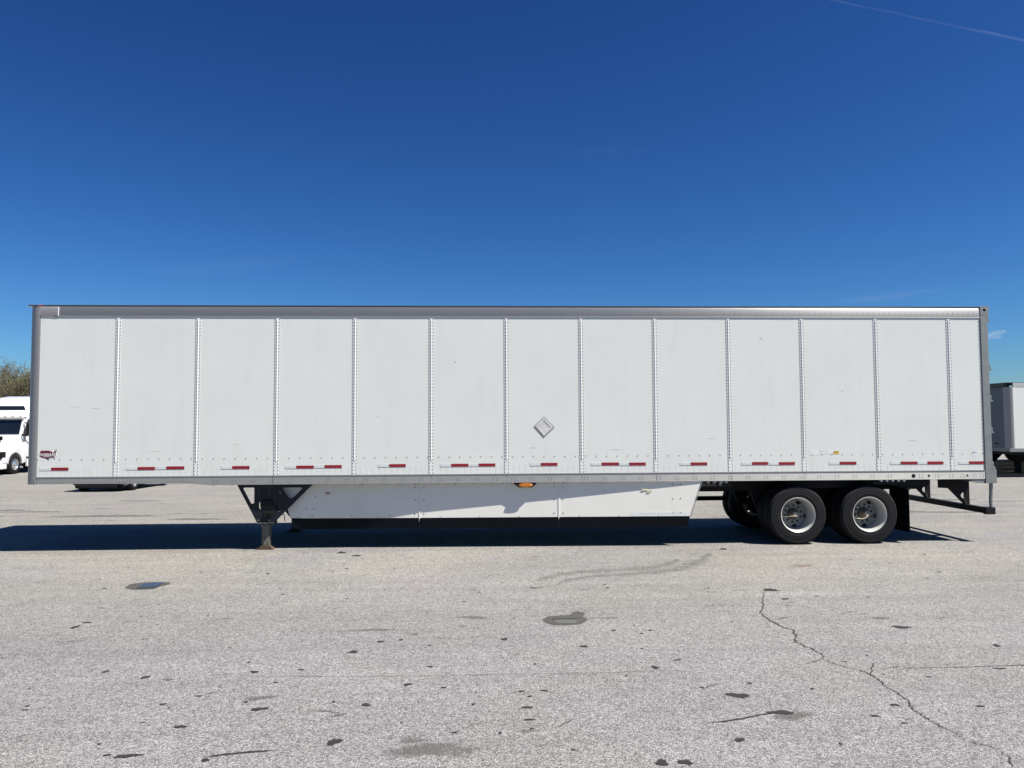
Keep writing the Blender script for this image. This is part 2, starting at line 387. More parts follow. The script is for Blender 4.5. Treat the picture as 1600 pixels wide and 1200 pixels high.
# panel scuffs stay in the paint; top rail
def rail_profile(y0, sgn=1):
    # slightly rounded extrusion: flat face with rolled upper edge
    return [(y0-0.008*sgn, ZT), (y0-0.010*sgn, ZT+0.006), (y0-0.009*sgn, ZT+0.110), (y0-0.006*sgn, ZT+0.138), (y0-0.001*sgn, ZT+0.149),
            (y0+0.006*sgn, ZT+0.154), (y0+0.05*sgn, ZT+0.155), (y0+0.05*sgn, ZT)]
for y0, sg in ((0, 1), (W, -1)):
    tr = MB().prism(rail_profile(y0, sg), 0.415, 15.955, 'x').build('top_rail', M['toprail'], T, smooth=30)
    MB().prism(rail_profile(y0, sg), 0.118, 0.405, 'x').build('top_rail_corner', M['post'], T, smooth=30)
    if sg == 1:
        rv = MB(); x = 0.5
        while x < 15.93:
            rivet(rv, x, ZT+0.040, -0.0101, 0.006, 0.0012); rivet(rv, x, ZT+0.066, -0.0101, 0.006, 0.0012); x += 0.093
        rv.build('rail_rivets', M['dullrivet'], tr, kind='stuff', fix=False)
        MB().box(0.40, 0.414, -0.013, 0.0, ZT-0.004, ZT+0.14).build('rail_splice', M['white'], T)
        MB().box(0.33, 0.414, -0.014, -0.001, ZT-0.014, ZT-0.0045).build('rail_clip', M['darktrim'], T)
        MB().box(0.118, 15.95, -0.0125, 0.0, ZT-0.012, ZT-0.001).build('rail_drip_lip', M['rail'], T)
MB().box(-0.10, 15.95, 0.012, W-0.012, ZT+0.157, ZT+0.172).build('roof_sheet', M['strip'], T)
MB().prism([(-0.08, ZT+0.158), (0.40, ZT+0.158), (15.94, ZT+0.158), (15.94, ZT+0.176), (-0.09, ZT+0.176)], -0.004, 0.012).build('roof_edge', M['darktrim'], T)
MB().box(0.07, 0.15, -0.008, 0.02, ZT+0.160, ZT+0.174).build('roof_marker_lamp', M['redlens'], T, bevel=0.004)
# nose: rounded corner posts, front wall
def nose_arc(n=10, r=0.25, th=0.0):
    return [(0.118-(r-th)*math.sin(PI/2*k/n), (0.25-(r-th)*math.cos(PI/2*k/n))*1.0) for k in range(n+1)]
arc = [(0.118, -0.009)] + [(0.10-0.215*math.sin(PI/2*k/10)-0.0, 0.245-0.254*math.cos(PI/2*k/10)) for k in range(11)]
inn = [(x+0.03 if i > 1 else x, y+0.03) for i, (x, y) in enumerate(arc)][::-1]
np_ = MB().prism(arc + [(-0.115, 0.32), (-0.085, 0.32)] + inn[1:], 1.118, ZT-0.001, 'z').build('nose_post', M['post'], T, smooth=40)
MB().prism(arc + [(-0.115, 0.32), (-0.085, 0.32)] + inn[1:], ZT+0.001, ZT+0.15, 'z').build('nose_cap', M['post'], T, smooth=40)
MB().prism([(x, W-y) for x, y in arc + [(-0.115, 0.32), (-0.085, 0.32)] + inn[1:]], 1.118, ZT+0.15, 'z').build('nose_post', M['post'], T, smooth=40)
MB().box(-0.113, -0.09, 0.321, W-0.321, 1.118, ZT+0.15).build('front_wall', M['panel'], T)
rv = MB()
for k in range(44): rivet(rv, 0.085, 1.29+k*0.0585, -0.0085, 0.0065)
for z in (1.14, 1.16, 1.185): rivet(rv, 0.088, z, -0.0085, 0.009)
rv.build('post_rivets', M['rivet'], np_, kind='stuff', fix=False)
# bottom rail in extruded lengths, shallow over the nose and deep behind
MB().prism([(0.122, 1.124), (2.53, 1.116), (2.86, 1.088), (3.90, 1.088), (3.90, 1.225), (0.122, 1.225)], -0.010, 0.03).build('bottom_rail', M['rail'], T, bevel=0.002, seg=1)
MB().prism([(3.904, 1.088), (15.95, 1.086), (15.95, 1.225), (3.904, 1.225)], -0.010, 0.03).build('bottom_rail', M['rail'], T, bevel=0.002, seg=1)
MB().box(0.122, 15.95, -0.017, 0.0, 1.2255, 1.240).build('bottom_rail_lip', M['post'], T)
MB().box(0.12, 15.95, W-0.03, W+0.01, 1.088, 1.238).build('bottom_rail', M['rail'], T)
for x in [3.9025, 5.235, 6.501, 7.756, 9.017, 10.272, 11.538, 12.81]:
    MB().box(x-0.002, x+0.002, -0.0115, -0.0095, 1.09, 1.224).build('rail_seam', M['rivet'], T)
rv = MB(); x = 0.16
while x < 2.6:
    if int(x*7) % 5 != 4: rivet(rv, x, 1.152, -0.0103, 0.008)
    x += 0.056
x = 2.95
while x < 14.5:
    for dx in (0, 0.052):
        for z in (1.130, 1.167): rivet(rv, x+dx, z, -0.0103, 0.0082, 0.004)
    x += 0.3055
for x in (14.80, 15.08, 15.33, 15.53, 15.74, 15.87):
    for dx in (0, 0.052):
        for z in (1.130, 1.167): rivet(rv, x+dx, z, -0.0103, 0.0082, 0.004)
rv.build('bottom_rail_rivets', M['rivet'], T, kind='stuff', fix=False)
for x, r in ((14.694, 0.034), (14.963, 0.020), (15.637, 0.017)):
    MB().lathe([(0.0, -0.014), (r*0.8, -0.014), (r, -0.0105), (r, 0.0)], 16, 'y', (x, 0, 1.150)).build('rail_port', M['black'], T, smooth=40)
# rear frame
MB().prism([(15.957, 1.235), (16.085, 1.235), (16.085, 3.905), (15.957, 3.905)], -0.016, 0.12).build('rear_post', M['rearpost'], T, bevel=0.006)
MB().prism([(15.957, 1.012), (16.15, 1.012), (16.15, 1.25), (16.085, 1.30), (16.086, 1.234), (15.957, 1.234)], -0.017, 0.12).build('rear_post_foot', M['rearpost'], T, bevel=0.004)
filled('rear_corner_casting', [[(15.957, 3.91), (16.10, 3.91), (16.12, 4.062), (15.957, 4.062)], ell(16.03, 3.995, 0.028, 0.024)], -0.018, 0.14, M['rearpost'], T)
MB().box(15.99, 16.07, 0.0, 0.05, 3.95, 4.04).build('casting_recess', M['black'], T)
MB().box(15.957, 16.12, W-0.12, W+0.016, 1.012, 4.062).build('rear_post', M['rearpost'], T, bevel=0.006)
MB().box(15.957, 16.12, 0.122, W-0.122, 3.91, 4.06).build('rear_header', M['rearpost'], T)
MB().box(15.957, 16.15, 0.122, W-0.122, 1.012, 1.20).build('rear_sill', M['rearpost'], T)
for y0, y1 in ((0.125, W/2-0.004), (W/2+0.004, W-0.125)):
    d = MB().box(16.03, 16.075, y0, y1, 1.205, 3.905).build('rear_door', M['panel'], T)
    for z in (3.873, 3.016, 2.477, 1.929, 1.33):
        ys_ = y0 if y0 < 1 else y1
        MB().box(16.076, 16.17, ys_-0.02, ys_+0.05, z-0.045, z+0.025).prism([(16.165, z-0.055), (16.215, z-0.062), (16.215, z-0.045), (16.19, z-0.03), (16.19, z+0.045), (16.165, z+0.045)], ys_-0.02, ys_+0.03).build('hinge', M['rearpost'], d)
    for k in (0.35, 0.65):
        yy = y0+(y1-y0)*k
        MB().tube([(16.105, yy, 1.22), (16.105, yy, 3.89)], 0.017).build('lock_rod', M['rearpost'], d, smooth=40)
MB().prism([(15.66, 1.084), (15.955, 1.084), (15.955, 1.018), (15.80, 1.018)], 0.0, 0.012).build('sill_gusset', M['rearpost'], T)
# conspicuity tape
reds = [(0.348, 0.622, 1.366), (1.723, 2.0, 1.366), (2.184, 2.472, 1.373), (3.246, 3.526, 1.371), (4.285, 4.567, 1.371), (4.745, 5.027, 1.376), (5.805, 6.079, 1.385), (6.83, 7.117, 1.383), (7.287, 7.565, 1.385), (8.324, 8.603, 1.388), (9.346, 9.638, 1.387), (9.811, 10.093, 1.383), (10.855, 11.139, 1.379), (11.906, 12.181, 1.378), (12.368, 12.644, 1.374), (13.419, 13.708, 1.373), (14.477, 14.768, 1.368), (14.947, 15.228, 1.367), (15.678, 15.945, 1.365)]
for i, (a, b_, z) in enumerate(reds):
    MB().box(a, b_, -0.0045, 0.0, z-0.024, z+0.024).build('red_tape', M['red'], T)
    dbl = i > 0 and a - reds[i-1][1] < 0.22
    s0 = a-0.18
    MB().box(s0 + (0.01 if dbl else 0), a-0.004, -0.0043, 0.0, z-0.023, z+0.023).build('silver_tape', M['silver'], T)
    MB().box(s0+0.075, s0+0.115, -0.0048, -0.0044, z-0.006, z+0.006).build('tape_mark', M['sticker'], T)
# maker's emblem: outline of the country with lettering
def px(u, v): return (0.149 + (u/40+60-61)*0.01015, 1.677 - (v/40+695-703)*0.01033)
us = [(100,500),(150,370),(650,360),(700,400),(780,430),(830,410),(875,470),(885,530),(935,500),(1000,420),(1070,360),(1100,280),(1145,330),(1095,440),(1060,520),(1110,560),(1075,640),(1010,700),(965,760),(1045,890),(1000,905),(930,800),(850,790),(760,830),(690,850),(620,890),(590,960),(545,880),(460,870),(420,820),(340,830),(270,800),(160,770),(110,700),(60,620)]
em = filled('emblem', [[px(*q) for q in us]], -0.0025, 0.002, M['maroon'], T, label='maroon country-map emblem lettered WABASH')
cx_, cz_ = px(585, 628)
text('emblem_lettering', 'WABASH', cx_, cz_, 0.068, -0.0042, M['white'], em, off=0.0002, shear=0.15, sx=1.02)
text('emblem_small_lettering', 'NATIONAL', px(560, 750)[0], px(560, 750)[1], 0.022, -0.0038, M['silver'], em, off=0.0006, sx=1.05)
# placard holder
pc = filled('placard_holder', [[(8.382, 2.190), (8.560, 2.010), (8.505, 1.955), (8.380, 1.840), (8.300, 1.935), (8.215, 2.025)]], -0.008, 0.007, M['placard_edge'], T, label='scuffed diamond-shaped silver placard holder')
filled('placard', [[(8.384, 2.172), (8.536, 2.010), (8.485, 1.963), (8.380, 1.862), (8.306, 1.950), (8.236, 2.026)]], -0.0115, 0.003, M['placard'], pc)
filled('placard_tear', [[(8.300, 2.080), (8.325, 2.068), (8.385, 1.99), (8.405, 1.93), (8.395, 1.932), (8.368, 1.985), (8.318, 2.055)]], -0.0128, 0.001, M['silver'], pc)
filled('placard_tear', [[(8.388, 2.120), (8.44, 2.07), (8.495, 2.005), (8.478, 1.995), (8.43, 2.05), (8.40, 2.08), (8.37, 2.115)]], -0.0128, 0.001, M['placard_edge'], pc)
# printed stickers near the rear
MB().box(12.90, 13.06, -0.0015, 0.0, 1.515, 1.635).build('notice_sticker', M['sticker'], T)
for z in (1.632, 1.598, 1.57, 1.54): MB().box(12.905, 13.055 if z > 1.6 else 13.0, -0.0022, -0.0016, z-0.0018, z+0.0018).build('notice_line', M['silver'], T)
MB().box(13.065, 13.43, -0.0015, 0.0, 1.535, 1.588).build('capacity_sticker', M['sticker'], T)
MB().box(13.075, 13.13, -0.0022, -0.0016, 1.568, 1.577).box(13.14, 13.22, -0.0022, -0.0016, 1.570, 1.575).build('sticker_print', M['rivet_pale'], T)
MB().box(13.315, 13.41, -0.0026, -0.0016, 1.530, 1.580).build('yellow_sticker', M['yellow'], T)
MB().box(13.318, 13.408, -0.0032, -0.0027, 1.572, 1.5785).box(13.325, 13.385, -0.0032, -0.0027, 1.550, 1.556).build('sticker_print', M['hub'], T)
MB().box(15.72, 15.83, -0.0015, 0.0, 1.48, 1.55).build('small_sticker', M['sticker'], T)
MB().box(15.73, 15.82, -0.0022, -0.0016, 1.535, 1.548).build('sticker_print', M['blueink'], T)
MB().box(15.745, 15.81, -0.0022, -0.0016, 1.505, 1.512).build('sticker_print', M['silver'], T)
# scuff on first panel
M['scuff'] = stain('panel_scuff', (0.22, 0.23, 0.22), 0.6, 0.28, 0.45, 30, soft=0.35)
def wall_mark(x, z, a, b_, seed):
    rnd = random.Random(seed); n = 12; v = [(x, -0.0012, z)]; fd = [1.0]; f = []
    for k in range(n):
        t = 2*PI*k/n; r_ = rnd.uniform(0.7, 1.2); v.append((x+a*r_*math.cos(t), -0.0012, z+b_*r_*math.sin(t))); fd.append(0.0)
    f = [(0, 1+k, 1+(k+1) % n) for k in range(n)]
    me = bpy.data.meshes.new('scuff_mark'); me.from_pydata(v, [], f); ca = me.color_attributes.new('fade', 'FLOAT_COLOR', 'POINT')
    for i, q in enumerate(fd): ca.data[i].color = (q, q, q, 1)
    link('scuff_mark', me, M['scuff'], T)
for q in ((1.03, 2.35, 0.10, 0.016), (0.70, 2.37, 0.16, 0.010), (5.6, 2.2, 0.05, 0.012), (6.9, 3.1, 0.03, 0.03), (11.2, 1.8, 0.12, 0.012), (13.5, 2.6, 0.03, 0.02), (3.3, 1.75, 0.08, 0.01), (9.6, 1.62, 0.2, 0.014), (2.0, 1.64, 0.14, 0.01), (8.2, 1.66, 0.07, 0.02), (14.7, 1.75, 0.10, 0.012), (12.1, 3.5, 0.05, 0.03)):
    wall_mark(*q, seed=int(q[0]*10))
# floor crossmembers and chassis
fl = MB().box(0.0, 15.95, 0.03, W-0.03, 1.16, 1.20)
fl.build('floor', M['black'], T)
cr = MB(); x = 2.9
while x < 15.9:
    cr.box(x+0.02, x+0.026, 0.031, W-0.031, 1.085, 1.159); cr.box(x-0.005, x+0.055, 0.031, W-0.031, 1.08, 1.0845); x += 0.3055
cr.build('crossmembers', M['black'], T, kind='stuff')
MB().box(0.0, 2.7, 0.2, W-0.2, 1.118, 1.159).build('coupler_plate', M['black'], T)
MB().lathe([(0, 1.02), (0.045, 1.02), (0.045, 1.05), (0.03, 1.06), (0.03, 1.12)], 12, 'z', (0.9, W/2, 0)).build('kingpin', M['hub'], T)
# slider and bogie
for y in (0.72, W-0.82):
    MB().box(11.1, 15.2, y, y+0.1, 0.86, 1.05).build('slider_rail', M['black'], T)
MB().box(14.0, 15.0, 0.02, 0.10, 1.005, 1.052).box(12.6, 14.1, 0.3, 2.3, 0.93, 1.052).build('slider_crossbeam', M['black'], T)
# black gear just behind the skirt: tank, valves; a low black bar on the far side
MB().tube([(11.15, 1.0, 0.93), (12.2, 1.0, 0.93)], 0.11, 14).build('air_tank', M['black'], T, smooth=40)
tk = MB().box(11.12, 11.75, 0.60, 0.72, 0.935, 1.045).build('valve_bracket', M['navy'], T, bevel=0.006)
for x in (11.22, 11.31, 11.40, 11.52): MB().box(x, x+0.05, 0.585, 0.60, 0.965, 1.0).build('valve', M['rivet_pale'], tk)
MB().box(11.16, 11.46, 0.57, 0.585, 0.955, 0.985).build('valve_cover', M['galv'], tk)
MB().tube([(11.2, 2.4, 0.56), (12.6, 2.4, 0.56)], 0.045, 8).build('low_black_bar', M['black'], T)
for x in (11.16, 11.27, 11.38, 11.47): MB().lathe([(0, 0.018), (0.02, 0.018), (0.024, 0.03), (0.024, 0.10)], 10, 'y', (x, 0, 1.068)).build('lamp_plug', M['rivet_pale'], T, smooth=40)
for x in (14.15, 14.25, 14.35, 14.45, 14.55): MB().lathe([(0, 0.018), (0.018, 0.018), (0.022, 0.03), (0.022, 0.10)], 10, 'y', (x, 0, 1.066)).build('grommet', M['strip'], T, smooth=40)

# wheels ---------------------------------------------------------------
TP = [(0.292, 0.022), (0.300, 0.012), (0.330, 0.004), (0.345, 0.006), (0.349, 0.003), (0.354, 0.005), (0.385, 0.001), (0.425, 0.004), (0.452, 0.010), (0.457, 0.008), (0.462, 0.014),
      (0.480, 0.026), (0.492, 0.036), (0.499, 0.046), (0.499, 0.075), (0.490, 0.076), (0.490, 0.086), (0.500, 0.087), (0.501, 0.135), (0.491, 0.136), (0.491, 0.146), (0.501, 0.147),
      (0.500, 0.195), (0.490, 0.196), (0.490, 0.206), (0.499, 0.207), (0.499, 0.236), (0.480, 0.256), (0.452, 0.272), (0.385, 0.281), (0.33, 0.278), (0.292, 0.262)]
tyre_me = MB().lathe(TP, 72).mesh('tyre', smooth=50)
RP = [(0.292, 0.026), (0.2975, 0.010), (0.2975, 0.003), (0.293, 0.001), (0.287, 0.005), (0.281, 0.020), (0.272, 0.030), (0.268, 0.050), (0.262, 0.085), (0.258, 0.15), (0.254, 0.235), (0.240, 0.262), (0.238, 0.27)]
rim_me = MB().lathe(RP, 64).mesh('rim', smooth=50)
def disc_mesh():
    holes = [ell(0.212*math.cos(math.radians(61+72*k)), 0.212*math.sin(math.radians(61+72*k)), 0.043, 0.031, 16, math.radians(61+72*k+90)) for k in range(5)]
    o = filled('wheel_disc', [ell(0, 0, 0.2405, 0.2405, 48), ell(0, 0, 0.098, 0.098, 32)] + holes, 0.236, 0.012, None, None)
    me = o.data; bpy.data.objects.remove(o); return me
disc_me = disc_mesh(); disc_me.materials.append(M['disc'])
step_me = MB().lathe([(0.172, 0.236), (0.165, 0.228), (0.102, 0.228), (0.098, 0.236), (0.098, 0.248)], 48).mesh('disc_step', smooth=30); step_me.materials.append(M['disc'])
hub_me = MB().lathe([(0, 0.075), (0.030, 0.075), (0.034, 0.079), (0.034, 0.088), (0.046, 0.090), (0.050, 0.094), (0.050, 0.130), (0.062, 0.140), (0.066, 0.18), (0.085, 0.20), (0.092, 0.27), (0.092, 0.35)], 28).mesh('hub', smooth=35); hub_me.materials.append(M['hub'])
hubcap_me = MB().lathe([(0.033, 0.0745), (0.036, 0.072), (0.048, 0.076), (0.0515, 0.084), (0.0515, 0.092)], 28).mesh('hub_ring', smooth=35); hubcap_me.materials.append(M['disc'])
lug_me = MB().lathe([(0, -0.026), (0.010, -0.026), (0.0125, -0.022), (0.016, -0.016), (0.017, 0.0)], 6).mesh('lug_nut'); lug_me.materials.append(M['black'])
hose1 = MB().tube([(-0.004, 0.075, -0.012), (-0.03, 0.06, -0.02), (-0.10, 0.10, -0.030), (-0.19, 0.16, -0.040), (-0.245, 0.12, -0.042)], 0.006, 6).mesh('air_hose', smooth=60); hose1.materials.append(M['hose'])
hose2 = MB().tube([(-0.004, 0.075, -0.012), (-0.03, 0.05, -0.055), (-0.09, 0.07, -0.085), (-0.17, 0.12, -0.085), (-0.24, 0.12, -0.070)], 0.006, 6).mesh('air_hose', smooth=60); hose2.materials.append(M['hose'])
tyre_me.materials.append(M['tyre']); rim_me.materials.append(M['rim'])
def wheel(x, y, flip, detail, hose=None, rot=0):
    o = bpy.data.objects.new('wheel', None); COL.objects.link(o); o.parent = T; o.empty_display_size = 0.1
    o.location = (x, y, 0.5); o.rotation_euler = (0, rot, PI if flip else 0)
    link('tyre', tyre_me, None, o); link('rim', rim_me, None, o); link('wheel_disc', disc_me, None, o)
    if detail:
        link('disc_step', step_me, None, o); link('hub', hub_me, None, o); link('hub_ring', hubcap_me, None, o)
        for k in range(10):
            a = 2*PI*(k+0.35)/10
            link('lug_nut', lug_me, None, o, loc=(0.140*math.cos(a), 0.228, 0.140*math.sin(a)))
        if hose: link('air_hose', hose, None, o)
X1, X2 = 12.690, 13.930
wheel(X1, 0.02, False, True, hose1); wheel(X2, 0.02, False, True, hose2, 0.05)
for x in (X1, X2):
    wheel(x, 0.36, False, False, rot=0.3)
    wheel(x, W-0.02, True, True, hose1); wheel(x, W-0.36, True, False, rot=0.5)
    MB().tube([(x, 0.35, 0.5), (x, W-0.35, 0.5)], 0.065, 12).build('axle', M['black'], T, smooth=40)
    for y in (0.75, W-0.85):
        MB().lathe([(0, 0.58), (0.10, 0.58), (0.125, 0.63), (0.125, 0.78), (0.10, 0.84), (0, 0.84)], 16, 'z', (x+0.35, y+0.08, 0)).build('air_spring', M['tyre'], T, smooth=40)
        MB().prism([(x-0.55, 0.86), (x-0.35, 0.86), (x-0.30, 0.62), (x+0.1, 0.52), (x+0.5, 0.56), (x+0.5, 0.50), (x, 0.42), (x-0.45, 0.55)], y, y+0.08).build('trailing_arm', M['black'], T)
    for y in (0.68, W-0.72):
        MB().lathe([(0, 0.0), (0.20, 0.0), (0.20, 0.1), (0, 0.1)], 20, 'y', (x, y-0.05, 0.5)).build('brake_drum', M['black'], T)
# mud flaps
for y0 in (0.04, W-0.66):
    mf = MB().prism([(y0, 0.905), (y0, 0.215), (y0+0.03, 0.180), (y0+0.60, 0.180), (y0+0.62, 0.21), (y0+0.62, 0.905)], 14.625, 14.634, 'x').build('mud_flap', M['rubber'], T)
    MB().box(14.60, 14.65, y0-0.01, y0+0.75, 0.905, 0.935).build('flap_bracket', M['black'], mf)
MB().box(14.62, 14.66, 0.70, W-0.70, 0.86, 0.96).build('flap_crossbar', M['black'], T)
MB().tube([(14.64, 0.10, 0.93), (14.30, 0.20, 1.04)], 0.02).build('flap_stay', M['black'], T)
# rear underride guard
MB().box(16.0, 16.10, 0.03, W-0.03, 0.485, 0.585).build('underride_beam', M['black'], T, bevel=0.008)
MB().prism([(0.015, 0.48), (0.09, 0.48), (0.09, 0.605), (0.015, 0.60)], 15.96, 16.13, 'x').build('beam_end', M['black'], T, bevel=0.006)
for y in (0.66, 1.86):
    pl_ = [(15.52, 1.055), (15.52, 0.885), (15.70, 0.875), (15.985, 0.586), (16.095, 0.586), (16.095, 1.055)]
    ho = [(15.99+0.055*math.cos(t), 0.745+0.055*math.sin(t)) for t in [PI/2 + PI*k/10 for k in range(11)]] if True else None
    up = filled('guard_upright', [pl_, ho], y-0.006, 0.012, M['black'], T)
    MB().box(16.08, 16.0945, y+0.0065, y+0.09, 0.587, 1.05).build('upright_flange', M['black'], up)
    MB().tube([(15.99, y-0.012, 0.70), (16.02, y-0.02, 0.60)], 0.008, 6).build('upright_stay', M['galv'], up)
MB().tube([(16.085, 0.05, 1.02), (16.085, 0.05, 0.86), (16.075, 0.05, 0.74), (16.075, 0.05, 0.66), (16.082, 0.05, 0.58)], 0.030, 12).build('guard_end_tube', M['rearpost'], T, smooth=50)
# side skirt, three panels stepping inboard towards the nose
SK = [(3.93, 0.265), (6.292, 0.142), (8.626, 0.078), (11.035, 0.004)]
def sy(x):
    for (a, ya), (b_, yb) in zip(SK, SK[1:]):
        if x <= b_: return ya + (yb-ya)*(x-a)/(b_-a)
    return SK[-1][1]
for sg in (0, 1):
    for i in range(3):
        xa, xb = SK[i][0]+0.003, SK[i+1][0]-0.003
        tl, bl_ = (xa, xa) if i else (3.93, 4.14)
        trr, brr = (xb, xb) if i < 2 else (11.035, 10.835)
        q = [(tl, 1.086), (trr, 1.086), (brr, 0.505), (bl_, 0.505)]
        fr = [(x, sy(x) if not sg else W-sy(x), z) for x, z in q]; bk = [(x, y+(0.012 if not sg else -0.012), z) for x, y, z in fr]
        sp = MB().add(fr+bk, [(0,1,2,3),(7,6,5,4),(0,4,5,1),(1,5,6,2),(2,6,7,3),(3,7,4,0)]).build('skirt_panel', M['skirt'], T)
        q = [(bl_, 0.503), (brr, 0.503), (brr-(0.045 if i == 2 else 0), 0.318), (bl_+(0.17 if i == 0 else 0), 0.318)]
        off = -0.004
        fr = [(x, (sy(x)+off if not sg else W-sy(x)-off), z) for x, z in q]
        fr[2] = (fr[2][0], fr[2][1]+(0.03 if not sg else -0.03), fr[2][2]); fr[3] = (fr[3][0], fr[3][1]+(0.03 if not sg else -0.03), fr[3][2])
        bk = [(x, y+(0.006 if not sg else -0.006), z) for x, y, z in fr]
        MB().add(fr+bk, [(0,1,2,3),(7,6,5,4),(0,4,5,1),(1,5,6,2),(2,6,7,3),(3,7,4,0)]).build('rubber_flap', M['rubber'], T)
        if not sg:
            rv = MB()
            cols = {0: [6.22], 1: [6.37, 8.55], 2: [8.70, 10.55, 10.68]}[i]
            for cx0 in cols:
                for z in (1.065, 1.005, 0.80, 0.57) if cx0 < 10 else (1.035, 0.80, 0.57): rivet(rv, cx0, z, sy(cx0)-0.001, 0.011, 0.005)
            if i == 0:
                for cx0, z in ((4.55, 0.86), (4.40, 0.66), (4.53, 0.66), (4.50, 0.545), (5.15, 0.545), (5.8, 0.545)): rivet(rv, cx0, z, sy(cx0)-0.001, 0.011, 0.005)
            x = xa+0.35
            while x < (brr-0.2):
                rivet(rv, x, 0.52, sy(x)-0.001, 0.008, 0.005); x += 0.66
            x = xa+0.6
            while x < (brr-0.2):
                rivet(rv, x, 1.07, sy(x)-0.001, 0.009, 0.005); x += 0.8
            if i == 2:
                for k in range(16): rivet(rv, 10.0+k*0.05, 0.555, sy(10+k*0.05)-0.004, 0.006, 0.003)
            rv.build('skirt_bolts', M['rivet'], sp, kind='stuff', fix=False)
            if i: MB().box(xa-0.008, xa+0.012, sy(xa)-0.008, sy(xa)-0.0005, 0.49, 1.085).build('skirt_joint', M['strip'], sp)
fr = [(9.86, sy(9.86)-0.003, 0.575), (10.83, sy(10.83)-0.003, 0.575), (10.81, sy(10.81)-0.003, 0.508), (9.86, sy(9.86)-0.003, 0.508)]
MB().add(fr + [(x, y+0.0025, z) for x, y, z in fr], [(0,1,2,3),(7,6,5,4),(0,4,5,1),(1,5,6,2),(2,6,7,3),(3,7,4,0)]).build('skirt_patch', M['strip'], T)
MB().tube([(11.045, -0.002, 1.085), (10.845, -0.002, 0.50)], 0.006, 6).build('skirt_edge', M['rivet_pale'], T)
MB().box(4.715, 4.80, sy(4.75)-0.010, sy(4.75)-0.006, 0.915, 0.932).build('skirt_sticker', M['redlens'], T)
MB().box(4.72, 4.79, sy(4.75)-0.010, sy(4.75)-0.006, 0.885, 0.905).build('skirt_sticker', M['silver'], T)
yq = sy(10.15)-0.004
MB().tube([(10.03, yq, 0.955), (10.09, yq, 0.955), (10.075, yq, 0.940), (10.02, yq, 0.940)], 0.006, 6).tube([(10.09, yq, 0.945), (10.13, yq, 0.937), (10.18, yq, 0.942), (10.19, yq, 0.925), (10.15, yq, 0.905), (10.11, yq, 0.907)], 0.006, 6).build('skirt_clip', M['hose'], T)
# amber marker lamp on its bracket
lb = MB().prism([(7.86, 1.086), (8.25, 1.086), (8.235, 1.055), (8.18, 1.005), (7.96, 1.005), (7.885, 1.055)], -0.004, 0.010).build('lamp_bracket', M['black'], T)
lm = MB()
for k in range(12): pass
lm.prism(ell(8.07, 1.043, 0.118, 0.036, 20), -0.034, -0.004).build('amber_lamp', M['amber'], T, bevel=0.010, seg=3, smooth=50)
for k in range(3): MB().prism(ell(8.01+0.06*k, 1.043, 0.012, 0.012, 8), -0.0375, -0.0345).build('lamp_facet', M['amber'], T)
# landing gear
def gear(y0, sgn):
    def Y(a): return y0 + sgn*a
    def pl(name, outs, a, th, m_): return filled(name, outs, Y(a) if sgn > 0 else Y(a)-th, th, m_, T)
    pl('gear_plate', [[(3.288, 1.084), (4.535, 1.084), (3.90, 0.447), (3.625, 0.447)],
        [(3.400, 1.030), (3.560, 1.032), (3.572, 1.020), (3.572, 0.785), (3.555, 0.765), (3.525, 0.765), (3.392, 1.012)],
        [(4.05, 1.026), (4.345, 1.026), (4.358, 1.012), (4.225, 0.872), (4.19, 0.852), (4.155, 0.852), (4.125, 0.872), (4.035, 1.012)],
        [(3.655, 0.79), (3.668, 0.79), (3.674, 0.70), (3.685, 0.68), (3.672, 0.672), (3.652, 0.70)],
        [(3.925, 0.755), (3.99, 0.64), (3.965, 0.628), (3.94, 0.632), (3.918, 0.65)],
        [(3.99, 0.96), (4.02, 0.915), (4.01, 0.905), (3.98, 0.945)]], 0.12, 0.012, M['navy'])
    def bx(name, x0, x1, a, b_, z0, z1, m_, bev=0.005):
        ya, yb = sorted((Y(a), Y(b_)))
        return MB().box(x0, x1, ya, yb, z0, z1).build(name, m_, T, bevel=bev)
    bx('leg_housing', 3.66, 3.90, 0.205, 0.34, 0.42, 1.08, M['navy'])
    bx('gear_foot_flange', 3.625, 3.90, 0.10, 0.20, 0.438, 0.452, M['galv'], 0)
    bx('leg_collar', 3.665, 3.815, 0.20, 0.35, 0.355, 0.415, M['galv'])
    bx('inner_leg', 3.675, 3.805, 0.21, 0.34, 0.055, 0.36, M['galv'], 0.012)
    f_ = MB().prism([(3.61, 0.014), (3.655, 0.040), (3.672, 0.062), (3.808, 0.062), (3.825, 0.040), (3.865, 0.014), (3.865, 0.0), (3.60, 0.0)], *sorted((Y(0.175), Y(0.375)))).build('foot_pad', M['rust'], T, bevel=0.006)
    MB().box(3.585, 3.88, *sorted((Y(0.16), Y(0.40))), 0.0, 0.012).build('foot_plate', M['rust'], T)
    bx('gearbox', 3.70, 3.88, 0.10, 0.2, 0.69, 0.84, M['black'], 0.02)
    bx('gearbox', 3.735, 3.87, 0.085, 0.2, 0.555, 0.635, M['black'], 0.015)
    rv = MB()
    for x_ in (3.64, 3.82):
        for z_ in (1.02, 0.965, 0.91): rivet(rv, x_, z_, Y(0.12)-(0 if sgn > 0 else 0.012), 0.012, 0.006)
        rivet(rv, x_, 0.49, Y(0.12)-(0 if sgn > 0 else 0.012), 0.014, 0.006)
    rv.build('gear_bolts', M['rivet'], T, kind='stuff', fix=False)
gear(0.0, 1)
gear(W, -1)
MB().tube([(3.78, 0.5, 0.95), (3.78, W-0.5, 0.95)], 0.03, 10).build('cross_shaft', M['black'], T)
